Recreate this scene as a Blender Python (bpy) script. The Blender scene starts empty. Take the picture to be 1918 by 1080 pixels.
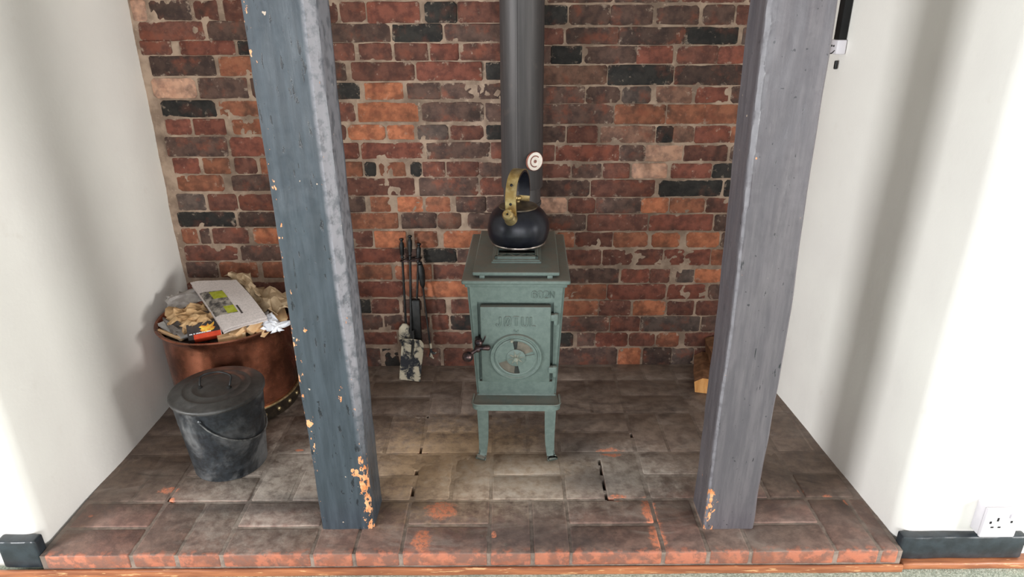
import bpy, bmesh, math, random
from math import pi, sin, cos, radians, atan2, hypot, sqrt
from mathutils import Vector, Matrix, noise
random.seed(7)
S = bpy.context.scene
COL = S.collection

# ------------------------------------------------------------------ camera
FPX, PITCH, ROLL, CAMH = 1252.0, radians(22.95), radians(-0.37), 1.39
CM = Matrix.Rotation(pi/2 - PITCH, 3, 'X') @ Matrix.Rotation(ROLL, 3, 'Z')
cam_d = bpy.data.cameras.new('camera')
cam_d.sensor_width = 36.0
cam_d.lens = FPX/1918*36
cam_d.clip_start = 0.02
cam = bpy.data.objects.new('camera', cam_d)
cam.matrix_world = Matrix.Translation((0, 0, CAMH)) @ CM.to_4x4()
COL.objects.link(cam)
S.camera = cam

# ------------------------------------------------------------------ light
S.view_settings.view_transform = 'Standard'
S.view_settings.look = 'None'
S.view_settings.gamma = 1
S.view_settings.use_curve_mapping = False
S.view_settings.exposure = 0.0
W = bpy.data.worlds.new('world')
S.world = W
W.use_nodes = True
W.node_tree.nodes['Background'].inputs[0].default_value = (1.0, 0.98, 0.95, 1)
W.node_tree.nodes['Background'].inputs[1].default_value = 0.42

def window_light(name, loc, target, sx, sy, power, col):
    d = bpy.data.lights.new(name, 'AREA')
    d.shape = 'RECTANGLE'; d.size = sx; d.size_y = sy
    d.energy = power; d.color = col
    o = bpy.data.objects.new(name, d)
    o.location = loc
    o.rotation_euler = (Vector(target)-Vector(loc)).to_track_quat('-Z', 'Z').to_euler()
    COL.objects.link(o)
    return o
# daylight from the room's windows: one in each side wall, one in the wall behind the viewer
window_light('window_light_right', (3.0, 0.0, 0.75), (-1.0, 1.7, 0.6), 0.80, 1.25, 112, (1.0, 0.98, 0.95))
window_light('window_light_left', (-3.0, -0.3, 0.85), (1.0, 1.75, 0.6), 0.30, 1.1, 128, (0.98, 0.99, 1.0))
window_light('window_light_rear', (0.2, -2.6, 1.05), (0, 2.0, 0.6), 3.6, 1.5, 92, (0.96, 0.98, 1.0))

# ------------------------------------------------------------------ helpers
def ray(px, py):
    return CM @ Vector(((px-959)/FPX, -(py-540)/FPX, -1))
def on_y(px, py, Y):
    d = ray(px, py); t = Y/d.y
    return Vector((d.x*t, Y, CAMH+d.z*t))
def on_z(px, py, z=0.0):
    d = ray(px, py); t = (z-CAMH)/d.z
    return Vector((d.x*t, d.y*t, z))

def lin(c):
    c = c/255.0
    return c/12.92 if c <= 0.04045 else ((c+0.055)/1.055)**2.4
def rgb(r, g, b): return (lin(r), lin(g), lin(b), 1)

class G:
    """small node graph helper"""
    def __init__(s, name):
        s.m = bpy.data.materials.new(name); s.m.use_nodes = True
        s.t = s.m.node_tree; s.b = s.t.nodes['Principled BSDF']
        s.geo = s.t.nodes.new('ShaderNodeNewGeometry')
    def n(s, typ, **kw):
        nd = s.t.nodes.new(typ)
        for k, v in kw.items(): setattr(nd, k, v)
        return nd
    def link(s, a, b): s.t.links.new(a, b)
    def pos(s, scale=(1, 1, 1), off=(0, 0, 0)):
        mp = s.n('ShaderNodeMapping'); s.link(s.geo.outputs['Position'], mp.inputs[0])
        mp.inputs['Scale'].default_value = scale; mp.inputs['Location'].default_value = off
        return mp.outputs[0]
    def noise(s, scale, detail=4, rough=0.55, vec=None, dist=0.0):
        nd = s.n('ShaderNodeTexNoise')
        nd.inputs['Scale'].default_value = scale; nd.inputs['Detail'].default_value = detail
        nd.inputs['Roughness'].default_value = rough; nd.inputs['Distortion'].default_value = dist
        s.link(vec if vec else s.geo.outputs['Position'], nd.inputs['Vector'])
        return nd.outputs['Fac']
    def rampf(s, fac, a, b, lo=0.0, hi=1.0):
        mr = s.n('ShaderNodeMapRange'); mr.interpolation_type = 'SMOOTHSTEP'
        s.set(mr.inputs[0], fac)
        mr.inputs[1].default_value = a; mr.inputs[2].default_value = b
        mr.inputs[3].default_value = lo; mr.inputs[4].default_value = hi
        return mr.outputs[0]
    def set(s, sock, v):
        if hasattr(v, 'links'): s.link(v, sock)
        else: sock.default_value = v
    def math(s, op, a, b=0.0):
        nd = s.n('ShaderNodeMath', operation=op); s.set(nd.inputs[0], a); s.set(nd.inputs[1], b)
        return nd.outputs[0]
    def mix(s, fac, a, b, blend='MIX'):
        nd = s.n('ShaderNodeMix', data_type='RGBA', blend_type=blend)
        s.set(nd.inputs[0], fac); s.set(nd.inputs[6], a); s.set(nd.inputs[7], b)
        return nd.outputs[2]
    def hsv(s, col, h=0.5, sat=1.0, v=1.0):
        nd = s.n('ShaderNodeHueSaturation'); s.set(nd.inputs['Color'], col)
        s.set(nd.inputs['Hue'], h); s.set(nd.inputs['Saturation'], sat); s.set(nd.inputs['Value'], v)
        return nd.outputs[0]
    def rnd(s):
        return s.n('ShaderNodeObjectInfo').outputs['Random']
    def bump(s, h, strength=0.3, dist=0.003):
        nd = s.n('ShaderNodeBump'); nd.inputs['Strength'].default_value = strength
        nd.inputs['Distance'].default_value = dist; s.link(h, nd.inputs['Height'])
        s.link(nd.outputs[0], s.b.inputs['Normal'])
    def attr(s, name):
        return s.n('ShaderNodeAttribute', attribute_name=name).outputs['Fac']
    def done(s, col, rough=0.6, metal=0.0, spec=0.5):
        s.set(s.b.inputs['Base Color'], col); s.set(s.b.inputs['Roughness'], rough)
        s.set(s.b.inputs['Metallic'], metal); s.set(s.b.inputs['Specular IOR Level'], spec)
        return s.m

def simple(name, c1, c2, scale=20, rough=0.6, metal=0.0, spec=0.5, bump=0.15, bscale=80, a=0.35, b=0.65, bd=0.002):
    g = G(name)
    col = g.mix(g.rampf(g.noise(scale), a, b), c1, c2)
    if bump: g.bump(g.noise(bscale), bump, bd)
    return g.done(col, rough, metal, spec)

# ---- mesh helpers (all return a bmesh-backed mesh object)
def obj(name, verts, faces, mat, parent=None, smooth=None, loc=None, rot=None):
    me = bpy.data.meshes.new(name)
    me.from_pydata([tuple(v) for v in verts], [], faces)
    return finish(name, me, mat, parent, smooth, loc, rot)
def finish(name, me, mat, parent=None, smooth=None, loc=None, rot=None):
    me.update()
    if mat: me.materials.append(mat)
    if smooth is not None:
        me.polygons.foreach_set('use_smooth', [True]*len(me.polygons))
        me.set_sharp_from_angle(angle=radians(smooth))
    o = bpy.data.objects.new(name, me)
    if loc is not None: o.location = loc
    if rot is not None: o.rotation_euler = rot
    if parent: o.parent = parent
    COL.objects.link(o)
    return o
def from_bm(name, bm, mat, parent=None, smooth=None, loc=None, rot=None):
    bmesh.ops.recalc_face_normals(bm, faces=bm.faces[:])
    me = bpy.data.meshes.new(name); bm.to_mesh(me); bm.free()
    return finish(name, me, mat, parent, smooth, loc, rot)
def bm_box(bm, x0, x1, y0, y1, z0, z1, bev=0.0, seg=2, M=None):
    b = bmesh.new()
    vs = [b.verts.new((x, y, z)) for x in (x0, x1) for y in (y0, y1) for z in (z0, z1)]
    for f in ((0, 1, 3, 2), (4, 6, 7, 5), (0, 4, 5, 1), (2, 3, 7, 6), (0, 2, 6, 4), (1, 5, 7, 3)):
        b.faces.new([vs[i] for i in f])
    bmesh.ops.recalc_face_normals(b, faces=b.faces[:])
    if bev: bmesh.ops.bevel(b, geom=b.edges[:], offset=bev, segments=seg, affect='EDGES', profile=0.5)
    merge(bm, b, M)
def merge(bm, b, M=None):
    if M is not None: bmesh.ops.transform(b, matrix=M, verts=b.verts[:])
    mp = {}
    for v in b.verts: mp[v] = bm.verts.new(v.co)
    for f in b.faces:
        try: bm.faces.new([mp[v] for v in f.verts])
        except ValueError: pass
    b.free()
def bm_lathe(bm, prof, n=40, M=None, close=True):
    b = bmesh.new(); rings = []
    for r, z in prof:
        if r < 1e-6: rings.append([b.verts.new((0, 0, z))])
        else: rings.append([b.verts.new((r*cos(2*pi*k/n), r*sin(2*pi*k/n), z)) for k in range(n)])
    for A, B in zip(rings, rings[1:]):
        for k in range(n):
            j = (k+1) % n
            if len(A) == 1 and len(B) == 1: continue
            if len(A) == 1: b.faces.new((A[0], B[j], B[k]))
            elif len(B) == 1: b.faces.new((A[k], A[j], B[0]))
            else: b.faces.new((A[k], A[j], B[j], B[k]))
    merge(bm, b, M)
def bm_tube(bm, pts, rad, n=10, flat=None, up=None, cap=True):
    """sweep a circle (or a rectangle flat=(w,t)) along points"""
    pts = [Vector(p) for p in pts]
    rads = rad if isinstance(rad, (list, tuple)) else [rad]*len(pts)
    rings = []; ref = Vector(up) if up else None
    for i, p in enumerate(pts):
        t = (pts[min(i+1, len(pts)-1)]-pts[max(i-1, 0)]).normalized()
        if ref is None: ref = Vector((0, 0, 1)) if abs(t.z) < 0.9 else Vector((0, 1, 0))
        u = (ref-t*ref.dot(t)).normalized(); v = t.cross(u)
        if not up: ref = u
        r = rads[i]
        if flat:
            w, th = flat
            s = r
            ring = [p+u*a*w*s/2+v*c*th*s/2 for a, c in ((1, 1), (-1, 1), (-1, -1), (1, -1))]
        else:
            ring = [p+u*r*cos(2*pi*k/n)+v*r*sin(2*pi*k/n) for k in range(n)]
        rings.append([bm.verts.new(q) for q in ring])
    m = len(rings[0])
    for A, B in zip(rings, rings[1:]):
        for k in range(m): bm.faces.new((A[k], A[(k+1) % m], B[(k+1) % m], B[k]))
    if cap:
        bm.faces.new(rings[0][::-1]); bm.faces.new(rings[-1])
def bm_prism(bm, poly, h0, h1, M=None):
    """polygon in xy extruded from z=h0 to h1"""
    b = bmesh.new()
    A = [b.verts.new((x, y, h0)) for x, y in poly]; B = [b.verts.new((x, y, h1)) for x, y in poly]
    b.faces.new(A[::-1]); b.faces.new(B)
    n = len(poly)
    for k in range(n): b.faces.new((A[k], A[(k+1) % n], B[(k+1) % n], B[k]))
    merge(bm, b, M)
def box(name, x0, x1, y0, y1, z0, z1, mat, parent=None, bev=0.003, seg=2, **kw):
    bm = bmesh.new(); bm_box(bm, x0, x1, y0, y1, z0, z1, bev, seg)
    return from_bm(name, bm, mat, parent, 40, **kw)
def lathe(name, prof, mat, parent=None, n=48, smooth=40, **kw):
    bm = bmesh.new(); bm_lathe(bm, prof, n)
    return from_bm(name, bm, mat, parent, smooth, **kw)
def tube(name, pts, rad, mat, parent=None, n=10, flat=None, up=None, smooth=50, **kw):
    bm = bmesh.new(); bm_tube(bm, pts, rad, n, flat, up)
    return from_bm(name, bm, mat, parent, smooth, **kw)
def empty(name, loc=(0, 0, 0), rot=(0, 0, 0)):
    o = bpy.data.objects.new(name, None); o.location = loc; o.rotation_euler = rot
    o.empty_display_size = 0.05
    COL.objects.link(o); return o
def tag(o, label, cat=None, group=None, kind=None):
    o['label'] = label
    if cat: o['category'] = cat
    if group: o['group'] = group
    if kind: o['kind'] = kind
    return o
GLYPH = {
 'J': [[(0.0, 0.25), (0.12, 0.06), (0.35, 0.0), (0.6, 0.06), (0.75, 0.25), (0.75, 1.0)]],
 'Ø': [[(0.25, 0.0), (0.75, 0.0), (1.0, 0.2), (1.0, 0.8), (0.75, 1.0), (0.25, 1.0), (0.0, 0.8), (0.0, 0.2), (0.25, 0.0)], [(0.05, -0.04), (0.95, 1.04)]],
 'T': [[(0.0, 1.0), (1.0, 1.0)], [(0.5, 1.0), (0.5, 0.0)]],
 'U': [[(0.0, 1.0), (0.0, 0.25), (0.22, 0.0), (0.78, 0.0), (1.0, 0.25), (1.0, 1.0)]],
 'L': [[(0.0, 1.0), (0.0, 0.0), (0.9, 0.0)]],
 '6': [[(0.95, 0.85), (0.75, 1.0), (0.25, 1.0), (0.0, 0.75), (0.0, 0.2), (0.2, 0.0), (0.8, 0.0), (1.0, 0.2), (1.0, 0.4), (0.8, 0.56), (0.2, 0.56), (0.0, 0.4)]],
 '0': [[(0.25, 0.0), (0.75, 0.0), (1.0, 0.2), (1.0, 0.8), (0.75, 1.0), (0.25, 1.0), (0.0, 0.8), (0.0, 0.2), (0.25, 0.0)]],
 '2': [[(0.0, 0.8), (0.2, 1.0), (0.8, 1.0), (1.0, 0.8), (1.0, 0.6), (0.0, 0.0), (1.0, 0.0)]],
 'N': [[(0.0, 0.0), (0.0, 1.0), (1.0, 0.0), (1.0, 1.0)]],
}
def text_mesh(name, body, w, h, pitch, r, mat, parent, loc, tilt=0.0):
    """raised cast lettering built from round strokes, standing in the xz plane around loc"""
    bm = bmesh.new(); W0 = pitch*(len(body)-1)+w
    for k, ch in enumerate(body):
        for st in GLYPH[ch]:
            bm_tube(bm, [(-W0/2+pitch*k+x*w, -(z-0.5)*h*math.tan(tilt), (z-0.5)*h) for x, z in st], r, 8, up=(0, 1, 0))
    return from_bm(name, bm, mat, parent, 60, loc=loc)
def catmull(pts, n=6):
    P = [Vector(p) for p in pts]; P = [2*P[0]-P[1]]+P+[2*P[-1]-P[-2]]; out = []
    for i in range(1, len(P)-2):
        for k in range(n):
            t = k/n; a, b, c, d = P[i-1:i+3]
            out.append(0.5*((2*b)+(c-a)*t+(2*a-5*b+4*c-d)*t*t+(3*b-a-3*c+d)*t**3))
    out.append(P[-2]); return out

# ------------------------------------------------------------------ materials
def plaster():
    g = G('white_plaster')
    big = g.noise(2.5, 3); sm = g.noise(14, 4)
    col = g.mix(g.rampf(big, 0.3, 0.7), rgb(232, 229, 224), rgb(238, 236, 230))
    col = g.mix(g.rampf(sm, 0.62, 0.8, 0, 0.35), col, rgb(222, 216, 208))
    g.bump(g.noise(9, 6, 0.6), 0.10, 0.02)
    return g.done(col, 0.75, 0, 0.3)
M_PLASTER = plaster()

BC = dict(r=(117, 76, 64), R=(130, 77, 63), d=(100, 77, 68), k=(54, 51, 48), o=(154, 98, 73), O=(186, 114, 80),
          p=(204, 158, 132), g=(104, 88, 80), m=(130, 96, 80), x=(82, 64, 57))
def brick_mat(key):
    r, gg, b = BC[key]
    g = G('brick_'+{'r': 'brown_red', 'R': 'red', 'd': 'dark_brown', 'k': 'black', 'o': 'rust', 'O': 'orange', 'p': 'salmon',
                    'g': 'grey', 'm': 'smeared', 'x': 'burnt'}[key])
    base = rgb(r, gg, b); rnd = g.rnd()
    dark = rgb(r*0.76, gg*0.77, b*0.80); lite = rgb(min(255, r*1.2+6), min(255, gg*1.2+8), min(255, b*1.2+8))
    n1 = g.noise(26, 5, 0.6); n2 = g.noise(11, 3); n3 = g.noise(70, 4, 0.65)
    col = g.mix(g.rampf(n1, 0.35, 0.62), dark, base)
    col = g.mix(g.rampf(n3, 0.55, 0.8, 0, 0.6), col, lite)
    warm = g.rampf(g.noise(19, 4, 0.6, g.pos((1, 1, 1), (3, 7, 1))), 0.50, 0.72, 0, 0.55 if key not in 'kp' else 0.22)
    col = g.mix(warm, col, rgb(140, 78, 58))
    soot = g.rampf(n2, 0.52, 0.72, 0, 0.6 if key not in 'kg' else 0.25)
    col = g.mix(soot, col, rgb(58, 47, 42) if key in 'OopRrm' else rgb(50, 42, 39))
    # lime left on the face
    n4 = g.noise(42, 5, 0.7); ed = g.math('POWER', g.attr('edge'), 5.0)
    lime = g.mix(g.rampf(n1, 0.4, 0.6), rgb(158, 138, 122), rgb(184, 164, 146))
    col = g.mix(g.rampf(g.math('ADD', n4, g.math('MULTIPLY', ed, 0.10)), 0.62, 0.76, 0, 0.7), col, lime)
    vn = g.n('ShaderNodeMapRange'); g.link(rnd, vn.inputs[0]); vn.inputs[3].default_value = 0.82; vn.inputs[4].default_value = 1.15
    col = g.hsv(col, 0.5, 0.98, vn.outputs[0])
    g.bump(g.noise(110, 6, 0.65), 0.45, 0.003)
    return g.done(col, 0.85, 0, 0.25)
MB = {k: brick_mat(k) for k in BC}
def mortar():
    g = G('lime_mortar')
    col = g.mix(g.rampf(g.noise(16, 4), 0.35, 0.65), rgb(136, 116, 101), rgb(176, 153, 134))
    col = g.mix(g.rampf(g.noise(5, 3), 0.50, 0.72, 0, 0.6), col, rgb(92, 78, 69))
    col = g.mix(g.rampf(g.noise(60, 4), 0.60, 0.74, 0, 0.6), col, rgb(190, 168, 148))
    g.bump(g.noise(140, 6, 0.7), 0.6, 0.004)
    return g.done(col, 0.9, 0, 0.2)
M_MORTAR = mortar()

def spots(g, lst, wob=0.03, soft=0.25):
    """mask: 1 inside any of the ellipses (x,y,rx,ry) on the hearth top, outline broken up by noise"""
    nz = g.math('MULTIPLY', g.math('SUBTRACT', g.noise(34, 6, 0.7), 0.5), 2.6)
    tot = None
    for (x, y, rx, ry) in lst:
        v = g.pos((1/rx, 1/ry, 0), (-x/rx, -y/ry, 0))
        ln = g.n('ShaderNodeVectorMath', operation='LENGTH'); g.link(v, ln.inputs[0])
        d = g.math('ADD', ln.outputs['Value'], nz)
        m = g.rampf(d, 1-soft, 1+soft, 1, 0)
        tot = m if tot is None else g.math('MAXIMUM', tot, m)
    return tot
RED_SPOTS = []
for px, py, w, h in ((1143, 847, 22, 7), (1156, 932, 17, 6), (828, 955, 26, 17), (1217, 962, 13, 26), (1232, 1008, 14, 20),
                     (790, 1010, 16, 22), (318, 918, 17, 6), (322, 936, 6, 4), (1550, 930, 8, 4), (1585, 940, 5, 5), (170, 966, 4, 3), (560, 843, 9, 2),
                     (1500, 920, 5, 5), (925, 1000, 4, 6)):
    c = on_z(px, py); a = on_z(px+w, py); b = on_z(px, py-h)
    RED_SPOTS.append((c.x, c.y, abs(a.x-c.x), abs(b.y-c.y)))
def hearth_mat(name, joint=False):
    g = G(name)
    n1 = g.noise(7, 5, 0.6, dist=0.6); n2 = g.noise(30, 6, 0.65); n3 = g.noise(90, 4, 0.7)
    rnd = g.rnd()
    sootc = g.mix(g.rampf(n2, 0.35, 0.65), rgb(92, 78, 70), rgb(118, 102, 91))
    redc = g.mix(g.rampf(n2, 0.4, 0.65), rgb(104, 76, 70), rgb(130, 92, 82))
    sx = g.n('ShaderNodeSeparateXYZ'); g.link(g.geo.outputs['Position'], sx.inputs[0])
    # the front courses are rubbed clean of soot by feet and by brushing
    front = g.rampf(g.math('ADD', sx.outputs[1], g.math('MULTIPLY', g.math('SUBTRACT', n1, 0.5), 0.35)), 1.52, 1.72, 0.75, 0.0)
    col = g.mix(g.math('MULTIPLY', front, g.rampf(rnd, 0.2, 0.9, 0.5, 1.0)), sootc, redc)
    if joint: col = g.mix(g.rampf(sx.outputs[1], 1.5, 1.85, 0.8, 0.12), col, g.mix(g.rampf(n2, 0.4, 0.6), rgb(118, 106, 97), rgb(148, 134, 122)))
    # dry ash and dust swept about
    dust = g.math('MULTIPLY', g.rampf(g.noise(5, 4, 0.5, dist=0.3), 0.30, 0.75), g.rampf(n2, 0.25, 0.70, 0.45, 1.0))
    dcol = g.mix(g.rampf(g.noise(3.1, 3), 0.4, 0.6), rgb(138, 120, 106), rgb(130, 120, 112))
    col = g.mix(g.math('MULTIPLY', dust, 0.5), col, dcol)
    scuff = g.rampf(g.noise(1.0, 6, 0.62, g.pos((4.0, 9.0, 1.0)), 1.2), 0.50, 0.72)
    col = g.mix(g.math('MULTIPLY', scuff, 0.55), col, rgb(150, 138, 128))
    smut = g.rampf(g.noise(1.0, 6, 0.6, g.pos((3.0, 6.5, 1.0), (5, 2, 0)), 1.5), 0.50, 0.70)
    col = g.mix(g.math('MULTIPLY', smut, 0.55), col, rgb(62, 53, 50))
    tan = spots(g, [(-0.20, 1.80, 0.28, 0.20), (0.0, 1.76, 0.22, 0.12), (0.15, 1.76, 0.08, 0.05)], soft=0.7)
    col = g.mix(g.math('MULTIPLY', tan, g.rampf(n2, 0.2, 0.6, 0.35, 0.8)), col, rgb(168, 141, 110))
    ash = spots(g, [(-0.72, 1.72, 0.20, 0.22), (0.06, 1.72, 0.22, 0.12), (0.28, 1.75, 0.2, 0.12)], soft=0.8)
    col = g.mix(g.math('MULTIPLY', ash, g.rampf(n2, 0.25, 0.65, 0.15, 0.75)), col, rgb(172, 163, 152))
    blk = spots(g, [(0.24, 1.72, 0.10, 0.05), (0.21, 1.88, 0.09, 0.05), (0.05, 1.47, 0.2, 0.05), (-0.62, 1.62, 0.22, 0.03), (-0.75, 1.60, 0.3, 0.02), (-0.56, 1.78, 0.025, 0.08)], soft=0.8)
    col = g.mix(g.math('MULTIPLY', blk, 0.55), col, rgb(56, 51, 52))
    col = g.mix(g.rampf(n3, 0.66, 0.78, 0, 0.35), col, rgb(150, 138, 128))
    if not joint:
        up = g.n('ShaderNodeSeparateXYZ'); g.link(g.geo.outputs['Normal'], up.inputs[0])
        face = g.rampf(up.outputs[2], 0.35, 0.9, 1, 0)
        fcol = g.mix(g.rampf(n2, 0.35, 0.62), rgb(140, 90, 72), rgb(122, 88, 76))
        fcol = g.mix(g.rampf(g.noise(20, 3), 0.5, 0.7, 0, 0.7), fcol, rgb(178, 112, 86))
        fr = g.rampf(sx.outputs[1], 1.425, 1.445, 1, 0)
        col = g.mix(g.math('MULTIPLY', face, g.math('MAXIMUM', fr, 0.25)), col, fcol)
        arris = g.rampf(g.math('ADD', sx.outputs[1], g.math('MULTIPLY', n2, 0.03)), 1.425, 1.455, 0.7, 0)
        col = g.mix(g.math('MULTIPLY', arris, g.rampf(g.noise(26, 5, 0.65), 0.47, 0.60)), col, rgb(184, 112, 86))
        red = spots(g, RED_SPOTS, soft=0.30)
        col = g.mix(g.math('MULTIPLY', red, g.rampf(n3, 0.40, 0.56, 0.25, 0.95)), col, rgb(196, 122, 92))
        vn = g.n('ShaderNodeMapRange'); g.link(rnd, vn.inputs[0]); vn.inputs[3].default_value = 1.04; vn.inputs[4].default_value = 1.16
        col = g.hsv(col, 0.5, 1.0, vn.outputs[0])
    g.bump(g.noise(80, 6, 0.65), 0.35, 0.004)
    return g.done(col, g.rampf(n2, 0.3, 0.7, 0.5, 0.75), 0, 0.35)
M_HEARTH = hearth_mat('hearth_brick'); M_HJOINT = hearth_mat('hearth_joint', True)

def post_mat(name, c_lo, c_hi, ct=0.645, pt=0.70):
    g = G(name)
    n2 = g.noise(40, 5, 0.65); st = g.noise(1.0, 6, 0.65, g.pos((55, 55, 5)))
    col = g.mix(g.rampf(st, 0.35, 0.7), c_lo, c_hi)
    crack = g.rampf(g.noise(1.0, 5, 0.6, g.pos((75, 75, 16), (3, 1, 7))), ct, ct+0.03)
    col = g.mix(g.math('MULTIPLY', crack, 0.85), col, rgb(22, 26, 32))
    pit = g.rampf(g.noise(75, 2), pt, pt+0.04)
    col = g.mix(g.math('MULTIPLY', pit, 0.8), col, rgb(24, 27, 33))
    wear = g.attr('wear'); hewn_lit = g.attr('hewn_lit')
    col = g.mix(g.math('MULTIPLY', hewn_lit, g.rampf(n2, 0.36, 0.56, 0.35, 0.9)), col, rgb(138, 136, 142))  # paler where rough-hewn, and where window light is painted in
    nz = g.noise(1.0, 5, 0.6, g.pos((95, 95, 50)))
    chip = g.rampf(g.math('ADD', nz, g.math('MULTIPLY', wear, 0.34)), 0.785, 0.80)
    fleck = g.rampf(g.noise(48, 2, 0.5), 0.765, 0.785)
    wood = g.mix(g.rampf(n2, 0.35, 0.65), rgb(206, 128, 78), rgb(226, 168, 122))
    col = g.mix(chip, col, wood)
    col = g.mix(g.math('MULTIPLY', fleck, 0.8), col, rgb(196, 178, 160))
    h = g.math('SUBTRACT', g.math('ADD', g.math('MULTIPLY', st, 0.3), g.math('MULTIPLY', n2, 0.25)), g.math('ADD', crack, chip))
    g.bump(h, 0.5, 0.004)
    return g.done(col, g.math('ADD', g.rampf(n2, 0.3, 0.7, 0.28, 0.40), g.math('MULTIPLY', hewn_lit, 0.25)), 0, 0.6)
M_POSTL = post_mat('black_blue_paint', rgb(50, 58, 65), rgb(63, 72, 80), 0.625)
M_POSTR = post_mat('black_grey_paint', rgb(80, 77, 82), rgb(96, 92, 96), 0.68, 0.72)

M_BOARD = simple('dark_skirting_paint', rgb(34, 40, 45), rgb(46, 54, 60), 30, 0.4, 0, 0.5, 0.3, 60)
def worn_wood():
    g = G('varnished_wood_strip')
    st = g.noise(1.0, 5, 0.6, g.pos((6, 60, 60)))
    col = g.mix(g.rampf(st, 0.35, 0.65), rgb(134, 82, 56), rgb(172, 110, 74))
    col = g.mix(g.rampf(g.noise(1, 4, 0.6, g.pos((14, 90, 90))), 0.60, 0.68, 0, 0.8), col, rgb(222, 176, 128))
    g.bump(st, 0.3, 0.002)
    return g.done(col, 0.4)
M_STRIP = worn_wood()
M_CARPET = simple('pale_green_carpet', rgb(150, 160, 146), rgb(190, 198, 184), 150, 0.95, 0, 0.1, 0.8, 260, bd=0.006)
def stove_mat():
    g = G('green_enamelled_iron')
    n2 = g.noise(60, 5, 0.65)
    col = g.mix(g.rampf(n2, 0.3, 0.7), rgb(88, 103, 98), rgb(101, 116, 110))
    up = g.n('ShaderNodeSeparateXYZ'); g.link(g.geo.outputs['Normal'], up.inputs[0])
    d = g.math('MULTIPLY', g.rampf(up.outputs[2], 0.5, 0.95), g.rampf(g.noise(18, 5, 0.65), 0.28, 0.6, 0.35, 0.85))
    col = g.mix(d, col, rgb(112, 104, 94))          # settled dust on the flat tops
    col = g.mix(g.rampf(g.noise(34, 4, 0.7), 0.70, 0.78, 0, 0.45), col, rgb(150, 140, 124))
    g.bump(g.noise(330, 3, 0.6), 0.35, 0.0012)
    return g.done(col, 0.5, 0, 0.5)
M_STOVE = stove_mat()
M_STOVE_LT = simple('worn_green_iron', rgb(112, 122, 112), rgb(134, 132, 118), 70, 0.5, 0, 0.5, 0.3, 200)
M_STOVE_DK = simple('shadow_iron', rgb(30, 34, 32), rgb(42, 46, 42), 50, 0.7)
M_FLAP = simple('dull_grey_vent_flap', rgb(88, 84, 74), rgb(108, 102, 90), 60, 0.6)
M_IRON = simple('black_iron', rgb(20, 21, 22), rgb(40, 40, 40), 40, 0.45, 0.2, 0.5, 0.25, 120)
M_LATCH = simple('oxidised_latch', rgb(40, 36, 40), rgb(92, 74, 72), 60, 0.35, 0.8, 0.5, 0.2, 120)
def pipe_mat():
    g = G('matt_black_flue')
    st = g.noise(1.0, 4, 0.6, g.pos((40, 40, 2)))
    col = g.mix(g.rampf(st, 0.35, 0.7), rgb(56, 53, 53), rgb(74, 70, 70))
    col = g.mix(g.rampf(g.noise(22, 5), 0.6, 0.8, 0, 0.5), col, rgb(92, 82, 76))
    g.bump(g.noise(90, 4), 0.12, 0.002)
    return g.done(col, 0.5, 0.2, 0.5)
M_PIPE = pipe_mat()
M_KETTLE = simple('dark_enamel_kettle', rgb(22, 24, 32), rgb(34, 36, 46), 30, 0.34, 0.35, 0.6, 0.08, 60)
M_KLID = simple('tarnished_bronze', rgb(78, 70, 60), rgb(104, 92, 74), 40, 0.42, 0.6)
M_BRASS = simple('tarnished_brass', rgb(176, 148, 92), rgb(216, 194, 142), 35, 0.34, 0.8, 0.5, 0.15, 80)
M_STEEL = simple('bright_steel', rgb(150, 140, 132), rgb(190, 182, 172), 60, 0.3, 0.9)
def copper_mat():
    g = G('aged_copper')
    n1 = g.noise(8, 5, 0.6); n2 = g.noise(40, 5, 0.65)
    col = g.mix(g.rampf(n1, 0.35, 0.65), rgb(118, 76, 60), rgb(192, 124, 98))
    col = g.mix(g.rampf(n2, 0.55, 0.8, 0, 0.5), col, rgb(96, 66, 52))
    g.bump(g.noise(12, 2), 0.07, 0.01)
    return g.done(col, g.rampf(n2, 0.3, 0.7, 0.17, 0.30), 0.9, 0.5)
M_COPPER = copper_mat()
M_BAND = simple('blackened_band', rgb(42, 36, 30), rgb(66, 56, 44), 50, 0.45, 0.5)
M_STUD = simple('worn_brass_stud', rgb(150, 130, 92), rgb(196, 178, 138), 80, 0.35, 0.8)
def bucket_mat(lid=False):
    g = G('dusty_black_lid' if lid else 'dusty_black_steel')
    n1 = g.noise(7, 6, 0.65, dist=0.5); n2 = g.noise(60, 5, 0.7)
    col = g.mix(g.rampf(n2, 0.3, 0.7), rgb(34, 36, 38) if not lid else rgb(54, 53, 52), rgb(52, 57, 62) if not lid else rgb(68, 66, 64))
    col = g.mix(g.math('MULTIPLY', g.rampf(n1, 0.46, 0.72), 0.30 if lid else 0.8), col, rgb(128, 128, 128))
    col = g.mix(g.rampf(n2, 0.70, 0.78, 0, 0.6), col, rgb(160, 160, 156))
    g.bump(g.noise(40, 3), 0.1, 0.004)
    return g.done(col, g.rampf(n1, 0.4, 0.7, 0.38, 0.65), 0.2, 0.5)
M_BUCKET = bucket_mat(); M_BLID = bucket_mat(True)
def wood_mat(name, c1, c2, sc=(8, 8, 60)):
    g = G(name)
    tc = g.n('ShaderNodeTexCoord'); mp = g.n('ShaderNodeMapping'); g.link(tc.outputs['Object'], mp.inputs[0])
    mp.inputs['Scale'].default_value = sc
    st = g.noise(1.0, 5, 0.6, mp.outputs[0])
    col = g.mix(g.rampf(st, 0.35, 0.65), c1, c2)
    g.bump(st, 0.25, 0.002)
    return g.done(col, 0.7, 0, 0.3)
M_KIND = wood_mat('pale_split_wood', rgb(222, 178, 130), rgb(244, 212, 168), (5, 60, 60))
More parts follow.
